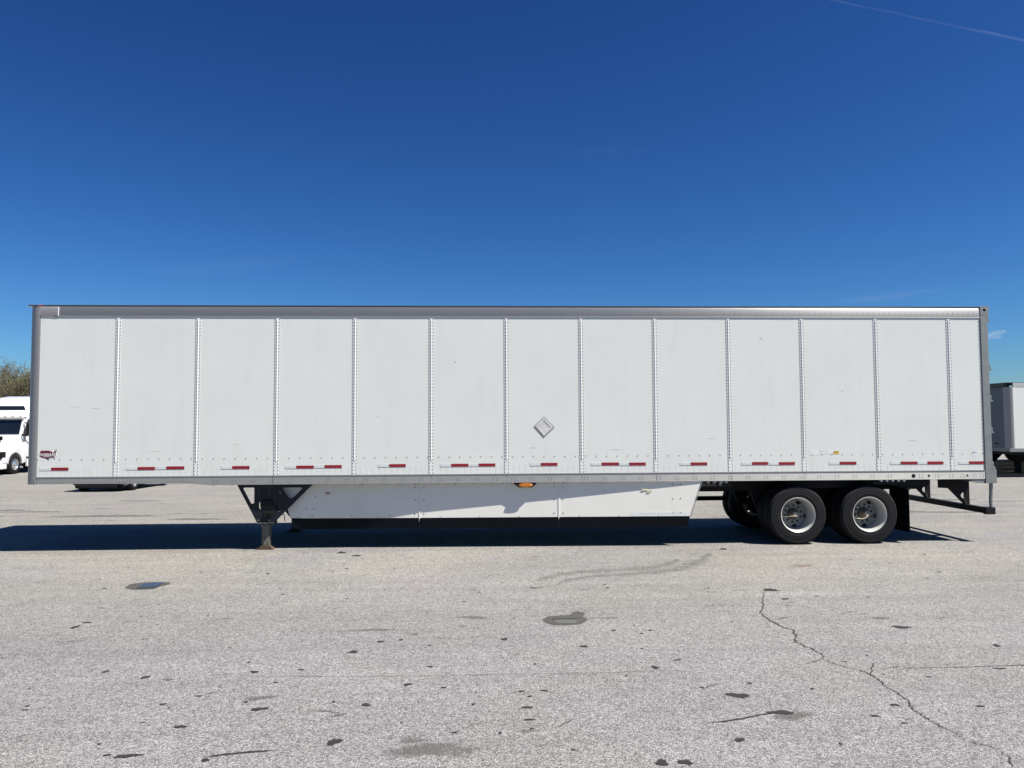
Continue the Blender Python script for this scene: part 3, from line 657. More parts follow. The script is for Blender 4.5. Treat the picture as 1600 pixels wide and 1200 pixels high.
MB().tube([(3.85, 0.45, 0.90), (3.93, 1.2, 0.47), (3.75, W-0.4, 0.40)], 0.06, 8).build('cross_brace', M['black'], T)
MB().add([], []).tube([(4.75, 0.75, 1.06), (3.80, 0.45, 0.60)], 0.04, 8).build('drag_brace', M['black'], T)
MB().tube([(4.75, W-0.75, 1.06), (3.80, W-0.40, 0.60)], 0.05, 8).build('drag_brace', M['black'], T)
MB().tube([(3.80, 0.085, 0.60), (3.90, 0.05, 0.61), (4.08, 0.04, 0.595), (4.10, 0.04, 0.48)], 0.009, 6).build('crank_handle', M['black'], T)

# ------------------------------------------------------------------ parked trailers at the right
def parked_trailer(x, y, label):
    P = empty('parked_trailer', (x, y, gz(y)-0.0), label, 'semi trailer', 'white semi trailers parked across the lot')
    L_ = 14.0
    n_ = 9
    MB().box(0.24, L_, 0.0, W, 1.24, 3.86).build('box_body', M['panel'], P)
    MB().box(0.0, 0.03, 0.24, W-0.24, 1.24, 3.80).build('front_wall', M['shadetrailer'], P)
    for k in range(3): MB().box(-0.006, 0.0, 0.62+k*0.62, 0.86+k*0.62, 1.40, 1.46).build('wall_vent', M['black'], P)
    MB().box(-0.005, 0.0, 0.55, 0.95, 1.66, 1.70).build('wall_print', M['ink'], P)
    a = [(0.26-0.26*math.sin(PI/2*k/8), 0.24-0.245*math.cos(PI/2*k/8)) for k in range(9)]
    MB().prism(a + [(0.03, 0.24), (0.26, 0.03)], 1.24, 3.86, 'z').build('corner_post', M['post'], P, smooth=40)
    MB().prism([(q[0], W-q[1]) for q in a + [(0.03, 0.24), (0.26, 0.03)]], 1.24, 3.86, 'z').build('corner_post', M['post'], P, smooth=40)
    MB().box(0.27, L_, -0.008, 0.04, 3.862, 4.03).build('top_rail', M['toprail'], P, bevel=0.004)
    MB().box(-0.004, 0.26, 0.2, W-0.2, 3.862, 4.03).box(0.02, L_, 0.02, W-0.02, 4.031, 4.055).build('roof_edge', M['darktrim'], P)
    MB().box(0.05, L_, -0.008, W+0.008, 1.09, 1.238).build('bottom_rail', M['rearpost'], P, bevel=0.004)
    MB().box(0.3, L_, 0.1, W-0.1, 0.96, 1.088).build('underframe', M['black'], P)
    for x_ in range(1, 11):
        MB().box(0.24+1.28*x_-0.04, 0.24+1.28*x_+0.04, -0.005, 0.0, 1.24, 3.86).build('joint_strip', M['strip'], P)
    for y_ in (0.3, W-0.45):
        lg = MB().box(2.9, 3.15, y_, y_+0.15, 0.05, 0.96).prism([(2.4, 0.96), (3.7, 0.96), (3.15, 0.45), (2.9, 0.45)], y_+0.02, y_+0.04).build('landing_leg', M['black'], P)
        MB().box(2.85, 3.2, y_-0.05, y_+0.2, 0.0, 0.05).build('foot', M['rust'], lg)
    for xx in (11.2, 12.45):
        for y_, fl_ in ((0.02, 0), (W-0.02, PI)):
            o = bpy.data.objects.new('wheel', None); COL.objects.link(o); o.parent = P; o.location = (xx, y_, 0.5); o.rotation_euler = (0, 0, fl_)
            link('tyre', tyre_me, None, o); link('rim', rim_me, None, o); link('wheel_disc', disc_me, None, o)
    return P
parked_trailer(29.85, 19.0, 'white box trailer at the right edge, shaded grey nose and sunlit side in view')
row_ = bpy.data.objects['parked_trailer']
for k_, y_ in enumerate((22.4, 25.8, 29.2, 32.6, 41.2, 44.6, 48.0)):  # mostly hidden trailers, added so their shadows darken the gap under the first
    c_ = copy_tree(row_); c_.location = (29.9+0.12*((k_*5) % 4), y_, gz(y_)); c_['label'] = 'white semi trailer added behind the right-edge one to darken the ground beneath it, almost wholly hidden'

# wheels for road vehicles
def truck_wheel(parent, x, y, z, r=0.5, w_=0.27, flip=False, rimmat='chrome'):
    o = bpy.data.objects.new('wheel', None); COL.objects.link(o); o.parent = parent; o.location = (x, y, z)
    o.rotation_euler = (0, 0, PI if flip else 0); s_ = r/0.5
    MB().lathe([(0.28*s_, -0.02), (0.33*s_, 0.0), (0.44*s_, -0.005), (0.49*s_, -0.03), (0.5*s_, -0.05), (0.5*s_, -w_+0.03), (0.46*s_, -w_), (0.28*s_, -w_)], 40, 'x').build('tyre', M['tyre'], o, smooth=40)
    MB().lathe([(0.288*s_, -0.03), (0.288*s_, -0.004), (0.275*s_, -0.004), (0.262*s_, -0.03), (0.25*s_, -0.06), (0.20*s_, -0.045), (0.14*s_, -0.03), (0.10*s_, -0.03), (0.09*s_, 0.01), (0, 0.02)], 40, 'x').build('rim', M[rimmat], o, smooth=40)
    for k in range(10):
        t = 2*PI*k/10
        MB().lathe([(0, 0.003), (0.02*s_, 0.003), (0.02*s_, -0.01)], 8, 'x', (-0.045, 0.205*s_*math.cos(t), 0.205*s_*math.sin(t))).build('hand_hole', M['black'], o)
    return o

# ------------------------------------------------------------------ white tractor unit at the left
K = empty('tractor_unit', (-18.05, 27.25, gz(27.2)), 'white aerodynamic sleeper truck with dark windscreen at the left edge, partly behind the trailer nose', 'truck')
MB().prism([(2.03, 0.95), (2.00, 1.98), (2.36, 2.92), (2.30, 3.00), (2.8, 3.62), (3.75, 4.05), (4.6, 4.17), (6.3, 4.19), (6.3, 0.75), (3.0, 0.75)], -1.24, 1.24, 'x').build('cab', M['truck'], K, bevel=0.10, seg=3, smooth=40)
for v_ in K.children[0].data.vertices:
    t_ = max(0.0, min(1.0, (3.2-v_.co.y)/1.1)); v_.co.x *= 1-0.16*t_*t_
MB().prism([(0.30, 1.05), (0.26, 1.45), (0.42, 1.55), (1.1, 1.76), (2.10, 1.98), (2.10, 0.95), (0.5, 0.85)], -0.98, 0.98, 'x').build('hood', M['truck'], K, bevel=0.12, seg=3, smooth=40)
for s_ in (1, -1):
    c_ = (1.27, 0.52); fa = [(c_[0]+0.60*math.cos(t), c_[1]+0.60*math.sin(t)) for t in [PI*k/12 for k in range(13)]]
    fd = MB().prism([(0.62, 0.60)] + [(0.18, 0.62), (0.16, 0.82), (0.30, 1.22), (0.70, 1.50), (1.40, 1.62), (2.15, 1.66), (2.25, 0.62)] + fa[:1] + fa[1:], *sorted((s_*0.86, s_*1.22)), axis='x').build('fender', M['truck'], K, bevel=0.04, seg=2, smooth=40)
    MB().lathe([(0.0, 0.0), (0.58, 0.0), (0.58, 0.2)], 32, 'x', (s_*0.75-0.1, 1.27, 0.55)).build('wheel_well', M['black'], K)
    # headlamp
    hl = MB().prism([(0.62, 0.80), (1.10, 0.80), (1.226, 0.90), (1.226, 1.20), (0.74, 1.16)], 0.06, 0.42, 'y').build('headlamp', M['black'], K, bevel=0.02)
    if s_ < 0: hl.scale = (-1, 1, 1)
    for q in ((0.92, 1.06), (1.03, 0.95), (1.10, 0.86)):
        MB().lathe([(0, 0.0), (0.05, 0.01), (0.06, 0.03)], 12, 'y', (s_*q[0], 0.045, q[1])).build('lamp_lens', M['carglow'], hl)
    truck_wheel(K, s_*1.21, 1.27, 0.51, flip=s_ < 0)
    for yy in (6.4, 7.7): truck_wheel(K, s_*1.21, yy, 0.51, flip=s_ < 0)
    # door, window, quarter glass, mirror
    def cx(y_): return 1.24*(1-0.16*max(0.0, min(1.0, (3.2-y_)/1.1))**2)
    def side(name, pts, off, th, m_, par):
        a_ = [(s_*(cx(q[0])+off), q[0], q[1]) for q in pts]; b2 = [(s_*(cx(q[0])+off-th), q[0], q[1]) for q in pts]; n_ = len(pts)
        return MB().add(a_+b2, [tuple(range(n_)), tuple(range(n_, 2*n_))[::-1]] + [(i, (i+1) % n_, n_+(i+1) % n_, n_+i) for i in range(n_)]).build(name, m_, par)
    dr = side('door', [(2.12, 0.95), (2.12, 2.0), (2.35, 2.95), (2.8, 2.98), (3.2, 2.98), (3.2, 0.95)], 0.012, 0.02, M['truck'], K)
    side('side_window', [(2.16, 2.05), (2.18, 2.2), (2.40, 2.86), (2.75, 2.88), (3.1, 2.88), (3.1, 2.05), (2.6, 2.0)], 0.022, 0.012, M['glass'], dr)
    side('door_handle', [(2.95, 1.75), (2.95, 1.79), (3.1, 1.79), (3.1, 1.75)], 0.035, 0.02, M['black'], dr)
    mr_ = MB().box(*sorted((s_*1.28, s_*1.50)), 2.02, 2.14, 2.0, 2.62).build('mirror', M['black'], K, bevel=0.04)
    MB().tube([(s_*1.04, 2.10, 2.06), (s_*1.12, 2.02, 2.02), (s_*1.34, 2.06, 1.99)], 0.045, 8).tube([(s_*1.10, 2.2, 2.68), (s_*1.34, 2.06, 2.64)], 0.03, 8).tube([(s_*1.14, 2.5, 1.55), (s_*1.05, 2.12, 2.02)], 0.018, 6).build('mirror_arm', M['black'], mr_)
    hm = MB().box(*sorted((s_*0.86, s_*1.06)), 0.30, 0.40, 1.78, 1.98).build('hood_mirror', M['black'], K, bevel=0.02)
    MB().tube([(s_*0.70, 0.75, 1.55), (s_*0.90, 0.45, 1.72), (s_*0.96, 0.36, 1.80)], 0.025, 6).build('hood_mirror_arm', M['black'], hm)
    MB().box(*sorted((s_*1.13, s_*1.235)), 2.3, 6.2, 0.35, 0.748).build('side_fairing', M['truck'], K, bevel=0.02)
MB().prism([(0.0, 0.30), (-0.02, 0.62), (0.10, 0.74), (0.55, 0.74), (0.60, 0.30)], -1.20, 1.20, 'x').build('bumper', M['truck'], K, bevel=0.05, seg=3, smooth=40)
MB().box(-0.66, 0.66, 0.185, 0.255, 0.80, 1.55).build('grille', M['black'], K, bevel=0.04)
for k in range(6): MB().box(-0.60, 0.60, 0.172, 0.184, 0.86+k*0.11, 0.90+k*0.11).build('grille_bar', M['post'], K)
MB().prism([(-0.95, 1.68), (-0.55, 1.52), (0.55, 1.52), (0.95, 1.68), (0.9, 1.74), (0.0, 1.66), (-0.9, 1.74)], 0.20, 0.26, 'y').build('hood_trim', M['black'], K)
def slanted(name, mat_, p0, p1, hw0, hw1, off, parent):
    d = Vector((0, p1[0]-p0[0], p1[1]-p0[1])).normalized(); n_ = Vector((0, -d.z, d.y))
    v = []
    for t, hw in ((0, hw0), (1, hw1)):
        y_, z_ = p0[0]+(p1[0]-p0[0])*t, p0[1]+(p1[1]-p0[1])*t
        for s_ in (-1, 1): v.append((s_*hw, y_, z_))
    n2 = Vector((0, -abs(d.z), abs(d.y)))
    a_ = [Vector(q)+n2*off for q in (v[0], v[1], v[3], v[2])]; b2 = [Vector(q)+n2*(off-0.02) for q in (v[0], v[1], v[3], v[2])]
    return MB().add(a_+b2, [(0,1,2,3),(7,6,5,4),(0,4,5,1),(1,5,6,2),(2,6,7,3),(3,7,4,0)]).build(name, mat_, parent, bevel=0.008)
slanted('windscreen', M['glass'], (2.035, 2.07), (2.32, 2.82), 0.93, 0.90, 0.03, K)
slanted('roof_window', M['glass'], (2.59, 3.36), (2.77, 3.58), 0.92, 0.72, 0.02, K)
MB().box(-1.0, 1.0, 2.16, 2.36, 2.90, 2.95).build('sun_visor', M['truck'], K, bevel=0.01)
for k in range(5): MB().box(-0.82+k*0.4, -0.74+k*0.4, 2.26, 2.31, 2.995, 3.03).build('cab_lamp', M['amber'], K)
MB().box(-0.45, 0.45, 2.2, 8.4, 0.55, 0.85).build('chassis', M['black'], K)
MB().box(-1.0, 1.0, 0.5, 6.0, 0.38, 0.60).build('underbody', M['black'], K)

# ------------------------------------------------------------------ dark car under the nose
Cr = empty('parked_car', (-5.95, 14.55, gz(15.5)), 'dark car parked beyond the trailer, only bumper and front wheel visible under the nose', 'car')
prof = [(0.06, 0.30), (0.0, 0.42), (0.04, 0.66), (0.28, 0.82), (1.15, 0.98), (1.9, 1.40), (3.1, 1.44), (4.0, 1.10), (4.55, 1.02), (4.62, 0.5), (4.5, 0.28), (0.9, 0.20), (0.3, 0.20)]
MB().prism(prof, -0.89, 0.89, 'x').build('body', M['car'], Cr, bevel=0.07, seg=3, smooth=40)
MB().box(-0.70, 0.70, -0.045, 0.02, 0.16, 0.26).build('front_lip', M['black'], Cr, bevel=0.02)
MB().box(-0.26, 0.26, -0.03, 0.05, 0.335, 0.44).build('number_plate', M['white'], Cr)
MB().box(-0.62, 0.62, -0.01, 0.05, 0.46, 0.62).build('grille', M['black'], Cr)
slanted('windscreen', M['glass'], (1.25, 1.03), (1.85, 1.375), 0.72, 0.62, 0.01, Cr)
for s_ in (1, -1):
    h_ = MB().box(*sorted((s_*0.58, s_*0.84)), 0.03, 0.12, 0.56, 0.70).build('headlamp', M['carglow'], Cr, bevel=0.02)
    MB().lathe([(0.0, 0.0), (0.37, 0.0), (0.37, 0.12)], 28, 'x', (s_*0.78 if s_ > 0 else -0.90, 0.88, 0.34)).build('wheel_arch', M['black'], Cr)
    for yy in (0.88, 3.65): truck_wheel(Cr, s_*0.93, yy, 0.335, r=0.335, w_=0.22, flip=s_ < 0)
    MB().prism([(1.45, 1.02), (1.98, 1.35), (3.05, 1.38), (3.7, 1.08)], *sorted((s_*0.885, s_*0.895)), axis='x').build('side_window', M['glass'], Cr)
MB().box(-0.80, 0.80, 0.2, 4.4, 0.13, 0.24).build('underbody', M['black'], Cr)

# ------------------------------------------------------------------ trees beyond
def tree_mesh(seed, H):
    rnd = random.Random(seed); tw = MB(); tr = MB(); bd = MB()
    def seg(mb, a, b_, ra, rb, n=3):
        d = (b_-a)
        if d.length < 1e-5: return
        mb.tube([a, b_], [ra, rb], n, caps=False)
    def grow(p, d, L_, r, depth):
        steps = 3; q = p
        for i in range(steps):
            d = (d + Vector((rnd.uniform(-.16, .16), rnd.uniform(-.16, .16), rnd.uniform(-.02, .14)))).normalized()
            e = q + d*L_/steps; r2 = r*0.86
            seg(tr if depth < 2 else tw, q, e, r, r2, 6 if depth < 2 else 3)
            if depth < 5:
                k = rnd.choice((1, 2, 2)) if depth < 4 else 2
                for _ in range(k):
                    ax = Vector((rnd.uniform(-1, 1), rnd.uniform(-1, 1), rnd.uniform(-0.1, 0.8))).normalized()
                    nd = (d*0.75 + ax*0.8).normalized()
                    grow(e, nd, L_*rnd.uniform(0.5, 0.72), max(r2*0.55, 0.012), depth+1)
            elif rnd.random() < 0.5:
                c = e + Vector((rnd.uniform(-.15, .15), rnd.uniform(-.15, .15), rnd.uniform(-.1, .15))); s_ = rnd.uniform(0.05, 0.10)
                u_ = Vector((rnd.uniform(-1, 1), rnd.uniform(-1, 1), rnd.uniform(-1, 1))).normalized(); w2 = u_.orthogonal().normalized()
                bd.add([c-u_*s_, c+w2*s_*0.7, c+u_*s_, c-w2*s_*0.7], [(0, 1, 2, 3)])
            q = e; r = r2
    seg(tr, Vector((0, 0, -0.1)), Vector((0.05, 0.0, H*0.16)), H*0.021, H*0.017, 8)
    for k in range(4):
        t = 2*PI*(k+rnd.random()*0.6)/4
        d = Vector((math.cos(t)*0.45, math.sin(t)*0.45, 1)).normalized()
        grow(Vector((0.05, 0, H*(0.12+0.02*k))), d, H*rnd.uniform(0.34, 0.44), H*0.011, 1)
    zmax = max(q[2] for q in tw.v); s_ = H/zmax
    for mb in (tw, tr, bd): mb.v = [(a*s_, b_*s_, c*s_) for a, b_, c in mb.v]
    return tr.mesh('trunk', fix=False), tw.mesh('twigs', fix=False), bd.mesh('buds', fix=False)
protos = []
for sd_, H in ((3, 10.6), (11, 10.0), (23, 10.9)):
    a, b_, c = tree_mesh(sd_, H); a.materials.append(M['bark']); b_.materials.append(M['bark']); c.materials.append(M['bud']); protos.append((a, b_, c))
tx_ = [(-53.4, 90, 0), (-51.8, 92, 2), (-50.2, 91, 1), (-58.5, 97, 0), (-56.0, 91, 1), (-54.6, 96, 2), (-47.8, 93, 2), (-45.0, 95, 0), (-55.4, 105, 0), (-50.6, 104, 2), (-52.8, 101, 1), (-57.5, 102, 2)]
tl_ = ['bare tree with the tall crown spike above the white truck at left', 'bare tree between the tall spiked one and the trailer nose', 'bare tree whose crown is cut by the grey trailer nose']
for i, (x, y, k) in enumerate(tx_):
    t = empty('bare_tree', (x, y, gz(y)), 'leafless early-spring tree in the thicket behind the white truck', 'tree', 'bare trees beyond the lot', rz=i*1.7)
    if i < 3: t['label'] = tl_[i]
    t.scale = (1, 1, (1.10 if i == 0 else 0.98)+0.1*((i*37) % 10)/10)
    for nm, me in zip(('trunk', 'twigs', 'buds'), protos[k]):
        link(nm, me, None, t, kind='stuff' if nm != 'trunk' else None)

# ------------------------------------------------------------------ marks on the ground
def blob_mesh(name, items, mat_, z=0.004, ring=0.55, kind=None, seed=1):
    rnd = random.Random(seed); v = []; f = []; fade = []
    for (x, y, a, b_) in items:
        n = 14; b0 = len(v); v.append((x, y, gz(y)+z)); fade.append(1.0)
        ph = rnd.random()*6; irr = [1+0.30*math.sin(2*2*PI*k/n+ph)*rnd.uniform(.5, 1)+0.15*math.sin(3*2*PI*k/n+ph*2)+rnd.uniform(-.18, .18) for k in range(n)]
        for s_, fd in ((ring, 0.8), (1.0, 0.0)):
            for k in range(n):
                t = 2*PI*k/n; v.append((x+a*s_*irr[k]*math.cos(t), y+b_*s_*irr[k]*math.sin(t), gz(y)+z)); fade.append(fd)
        for k in range(n):
            f.append((b0, b0+1+k, b0+1+(k+1) % n)); f.append((b0+1+k, b0+1+n+k, b0+1+n+(k+1) % n, b0+1+(k+1) % n))
    me = bpy.data.meshes.new(name); me.from_pydata(v, [], f)
    ca = me.color_attributes.new('fade', 'FLOAT_COLOR', 'POINT')
    for i, q in enumerate(fade): ca.data[i].color = (q, q, q, 1)
    o = link(name, me, mat_, None, kind); return o
def ribbon(name, pts, wd, mat_, z=0.006, jit=0.0, seed=1, sub=6, taper=True):
    rnd = random.Random(seed); P = []
    for a, b_ in zip(pts, pts[1:]):
        for k in range(sub):
            t = k/sub; P.append(((a[0]+(b_[0]-a[0])*t)+rnd.uniform(-jit, jit), (a[1]+(b_[1]-a[1])*t)+rnd.uniform(-jit, jit)))
    P.append(pts[-1]); v = []; fade = []; f = []
    for i, p in enumerate(P):
        q0, q1 = P[max(i-1, 0)], P[min(i+1, len(P)-1)]; dx, dy = q1[0]-q0[0], q1[1]-q0[1]; l = math.hypot(dx, dy) or 1
        w_ = wd*(0.6+0.8*rnd.random() if jit else 1)*(min(1, 0.3+4*min(i, len(P)-1-i)/len(P)) if taper else 1)
        for s_, fd in ((-1, 0), (0, 1), (1, 0)):
            v.append((p[0]-dy/l*w_*s_, p[1]+dx/l*w_*s_, gz(p[1])+z)); fade.append(fd)
    for i in range(len(P)-1):
        for j in (0, 1): f.append((i*3+j, i*3+j+1, (i+1)*3+j+1, (i+1)*3+j))
    me = bpy.data.meshes.new(name); me.from_pydata(v, [], f)
    ca = me.color_attributes.new('fade', 'FLOAT_COLOR', 'POINT')
    for i, q in enumerate(fade): ca.data[i].color = (q, q, q, 1)
    return link(name, me, mat_)
blobs = [(3.15, -4.45, 0.041, 0.027), (3.12, -4.63, 0.033, 0.051), (4.13, -6.11, 0.022, 0.026), (4.53, -6.28, 0.032, 0.033), (4.92, -6.91, 0.024, 0.017), (5.22, -7.35, 0.038, 0.029), (4.93, -7.79, 0.02, 0.014), (5.06, -7.81, 0.069, 0.024), (5.53, -6.9, 0.022, 0.013), (5.39, -6.19, 0.038, 0.025), (3.96, -6.97, 0.019, 0.013), (5.67, -7.05, 0.059, 0.03), (5.58, -7.9, 0.032, 0.019), (5.13, -6.75, 0.025, 0.014), (6.34, -5.35, 0.031, 0.032), (6.53, -5.3, 0.025, 0.022), (7.53, -5.34, 0.034, 0.033), (6.13, -5.67, 0.053, 0.035), (5.64, -6.47, 0.018, 0.016), (6.71, -6.58, 0.026, 0.03), (7.0, -6.67, 0.018, 0.022), (6.86, -6.14, 0.025, 0.017), (6.19, -6.93, 0.014, 0.013), (6.44, -7.01, 0.038, 0.026), (6.74, -7.37, 0.011, 0.011), (6.33, -7.67, 0.042, 0.051), (7.24, -7.04, 0.014, 0.013), (7.42, -7.58, 0.013, 0.016), (5.77, -6.16, 0.027, 0.017), (8.26, -5.62, 0.033, 0.031), (8.78, -6.27, 0.033, 0.034), (9.02, -6.08, 0.028, 0.018), (9.25, -6.97, 0.083, 0.054), (8.99, -7.78, 0.031, 0.03), (9.03, -6.78, 0.018, 0.014), (9.44, -6.71, 0.02, 0.015), (7.79, -6.78, 0.027, 0.018), (7.61, -6.79, 0.025, 0.018), (7.63, -7.13, 0.037, 0.025), (7.67, -6.9, 0.02, 0.014), (7.63, -7.36, 0.034, 0.017), (7.88, -7.87, 0.014, 0.01), (8.4, -8.09, 0.043, 0.039), (8.54, -8.09, 0.039, 0.039), (8.63, -5.09, 0.019, 0.024), (8.89, -5.22, 0.016, 0.017), (9.0, -5.11, 0.026, 0.018), (10.89, -3.37, 0.079, 0.089), (10.88, -3.86, 0.045, 0.032), (11.55, -5.15, 0.09, 0.047), (10.33, -7.23, 0.028, 0.025), (10.08, -7.43, 0.027, 0.017), (10.94, -7.29, 0.028, 0.018), (11.66, -6.47, 0.048, 0.016), (9.44, -7.33, 0.082, 0.042), (12.08, -5.83, 0.035, 0.03), (5.07, 0.14-0.35, 0.075, 0.066), (5.36, -0.52, 0.062, 0.061), (11.29, -0.31, 0.062, 0.062)]
rs = random.Random(5)
blobs = [(x, y, a*1.15, b_*1.15) for x, y, a, b_ in blobs]
small = [(rs.uniform(-2, 18), -rs.uniform(0.5, 8.2), 0, 0) for _ in range(170)]
small = [(x, y, rs.uniform(0.008, 0.022)*(1.4 if y > -4 else 1), rs.uniform(0.008, 0.02)*(1.6 if y > -4 else 1)) for x, y, _, _ in small]
blob_mesh('tar_spots', blobs + small, M['tar'], kind='stuff', seed=3)
# short scratches and drag marks scattered over the lot
sv = []; sf = []; sc_ = []
for _ in range(230):
    near = rs.random() < 0.6
    x, y = (rs.uniform(-1, 17), rs.uniform(-8, -0.3)) if near else (rs.uniform(-9, 21), rs.uniform(3.4, 13))
    l = rs.uniform(0.04, 0.16)*(1 if near else 3); an = rs.gauss(0.1, 0.35); w_ = rs.uniform(0.003, 0.008)*(1 if near else 4); n_ = 7; b0 = len(sv); bend = rs.uniform(-0.2, 0.2)*l
    for k in range(n_):
        t = k/(n_-1)-0.5; px_ = x+l*2*t*math.cos(an)-bend*(4*t*t)*math.sin(an); py_ = y+l*2*t*math.sin(an)+bend*(4*t*t)*math.cos(an)
        ww = w_*(1-abs(2*t))*rs.uniform(0.5, 1.5)+0.001
        for q, fd_ in ((-1, 0.0), (0, rs.uniform(0.5, 1)), (1, 0.0)):
            sv.append((px_-math.sin(an)*ww*q*2, py_+math.cos(an)*ww*q*2, gz(py_)+0.005)); sc_.append(fd_)
    for k in range(n_-1):
        for j_ in (0, 1): sf.append((b0+k*3+j_, b0+k*3+j_+1, b0+(k+1)*3+j_+1, b0+(k+1)*3+j_))
me = bpy.data.meshes.new('scratches'); me.from_pydata(sv, [], sf); ca = me.color_attributes.new('fade', 'FLOAT_COLOR', 'POINT')
for i, q in enumerate(sc_): ca.data[i].color = (q, q, q, 1)
M['scratch'] = stain('dark_scratch', (0.06, 0.057, 0.052), 0.85, 0.8, 0.35, 20, soft=0.25, grit=0.8)
link('scratches', me, M['scratch'], None, 'stuff')
fm = [(rs.uniform(-3, 19), rs.uniform(-8, -0.5), rs.uniform(0.06, 0.35), rs.uniform(0.03, 0.14)) for _ in range(4)]
fm += [(rs.uniform(-9, 22), rs.uniform(3.6, 14), rs.uniform(0.3, 1.4), rs.uniform(0.08, 0.3)) for _ in range(20)]
fm += [(7.0, -7.82, 0.30, 0.16), (-1.43, 5.6, 1.6, 0.4), (18.5, 4.6, 1.3, 0.22), (11.52, -4.79, 0.12, 0.06), (7.6, -7.56, 0.06, 0.05), (9.5, -7.4, 0.2, 0.1), (4.74, -6.34, 0.08, 0.04)]
blob_mesh('faint_marks', fm, M['faint'], z=0.0025, kind='stuff', seed=8)
CR = 'thin cracks in the asphalt'
c1 = [(10.78, -3.47), (10.59, -3.9), (10.53, -4.12), (10.35, -4.49), (10.33, -4.69), (10.34, -5.0), (10.41, -5.2), (10.37, -5.42), (10.28, -5.59), (10.32, -5.8), (10.35, -5.98), (10.3, -6.18)]
c2 = [(10.47, -6.44), (10.49, -6.49), (10.5, -6.57), (10.5, -6.74), (10.47, -6.81), (10.49, -6.99), (10.48, -7.15), (10.42, -7.3), (10.42, -7.46), (10.43, -7.63), (10.46, -7.76), (10.45, -7.88)]
tag(ribbon('pavement_crack', c1, 0.0095, M['crack'], jit=0.016, seed=2, sub=7), 'dark jagged asphalt crack starting below the trailer wheels', 'crack', CR)
tag(ribbon('pavement_crack', c2, 0.0065, M['crack'], jit=0.011, seed=3, sub=8), 'dark jagged asphalt crack running down to the lower right corner', 'crack', CR)
tag(ribbon('pavement_crack', [(10.5, -6.57), (10.59, -6.41), (10.7, -6.24)], 0.006, M['crack'], z=0.0045, jit=0.008, seed=4), 'short branch crack forking off the top of the lower right crack', 'crack', CR)
tag(ribbon('pavement_crack', [(10.57, -8.02), (10.56, -8.14), (10.48, -8.27)], 0.0045, M['crack'], jit=0.008, seed=5), 'short crack cut off by the bottom edge at the right corner', 'crack', CR)
tag(ribbon('pavement_crack', [(10.3, -6.18), (10.36, -6.30), (10.41, -6.38), (10.47, -6.44)], 0.006, M['crack'], jit=0.010, seed=14, taper=False), 'faint hairline crack joining the upper and lower jagged cracks', 'crack', CR)
tag(ribbon('pavement_crack', [(10.45, -7.88), (10.50, -7.93), (10.55, -7.97), (10.57, -8.02)], 0.0045, M['crack'], jit=0.010, seed=15, taper=False), 'faint hairline crack just above the bottom right corner crack', 'crack', CR)
tag(ribbon('pavement_joint', [(10.82, -6.42), (11.07, -6.42), (11.35, -6.42), (11.92, -6.4), (12.6, -6.38)], 0.006, M['crack'], jit=0.004, seed=6), 'fine straight seam in the asphalt running to the right edge', 'seam', CR)
tag(ribbon('pavement_joint', [(5.0, -6.30), (5.81, -6.33), (6.29, -6.37), (7.02, -6.38), (7.82, -6.38), (8.24, -6.4), (8.82, -6.36), (9.15, -6.44)], 0.007, M['hair'], jit=0.006, seed=7), 'faint broken seam crossing the asphalt in the middle foreground', 'seam', CR)
tag(ribbon('tar_streak', [(8.86, -7.50), (9.1, -7.44), (9.30, -7.36), (9.42, -7.33)], 0.009, M['tar'], z=0.0055, jit=0.003, seed=8), 'thin dark streak trailing left from a tar blotch', 'stain')
tag(ribbon('tar_streak', [(5.55, -7.86), (5.69, -7.82), (5.86, -7.79), (5.98, -7.78)], 0.012, M['tar'], z=0.0055, jit=0.003, seed=9), 'dark scratchy streak at the bottom edge left of centre', 'stain')
for i, (pts, lab) in enumerate((
    ([(8.04, -2.64), (8.25, -2.36), (8.44, -2.2), (8.68, -2.08), (8.96, -2.0), (9.38, -1.94), (9.78, -1.82), (10.08, -1.54), (10.31, -1.19)], 'curved faint tyre scuff on the asphalt, the one nearer the trailer'),
    ([(8.28, -2.9), (8.53, -2.55), (8.8, -2.40), (9.13, -2.33), (9.6, -2.19), (10.06, -1.98), (10.36, -1.71), (10.68, -1.21), (10.95, -0.66)], 'curved faint tyre scuff on the asphalt, the outer one nearer the camera'))):
    tag(ribbon('tyre_track', pts, 0.17, M['tread'], z=0.0015+0.0005*i, jit=0.02, seed=20+i), lab, 'tyre mark', 'tyre scuffs below the skirt')
tag(blob_mesh('rusty_patch', [(11.96, -1.82, 0.2, 0.14)], M['rustm'], z=0.0045), 'small rusty brown mark on asphalt below the rear axle', 'stain')
def poly_mark(name, pts, mat_, z, rim=0.03):
    n = len(pts); cx_ = sum(p[0] for p in pts)/n; cy_ = sum(p[1] for p in pts)/n
    v = [(x, y, z) for x, y in pts] + [(cx_+(x-cx_)*0.86, cy_+(y-cy_)*0.86, z) for x, y in pts] + [(cx_, cy_, z)]
    f = [(i, (i+1) % n, n+(i+1) % n, n+i) for i in range(n)] + [(n+i, n+(i+1) % n, 2*n) for i in range(n)]
    me = bpy.data.meshes.new(name); me.from_pydata(v, [], f)
    ca = me.color_attributes.new('fade', 'FLOAT_COLOR', 'POINT')
    for i in range(2*n+1): q = 0.0 if i < n else 1.0; ca.data[i].color = (q, q, q, 1)
    return link(name, me, mat_)
pd = empty('puddle', (0, 0, 0), 'small blue-reflecting puddle with a damp rim on the asphalt at left', 'puddle')
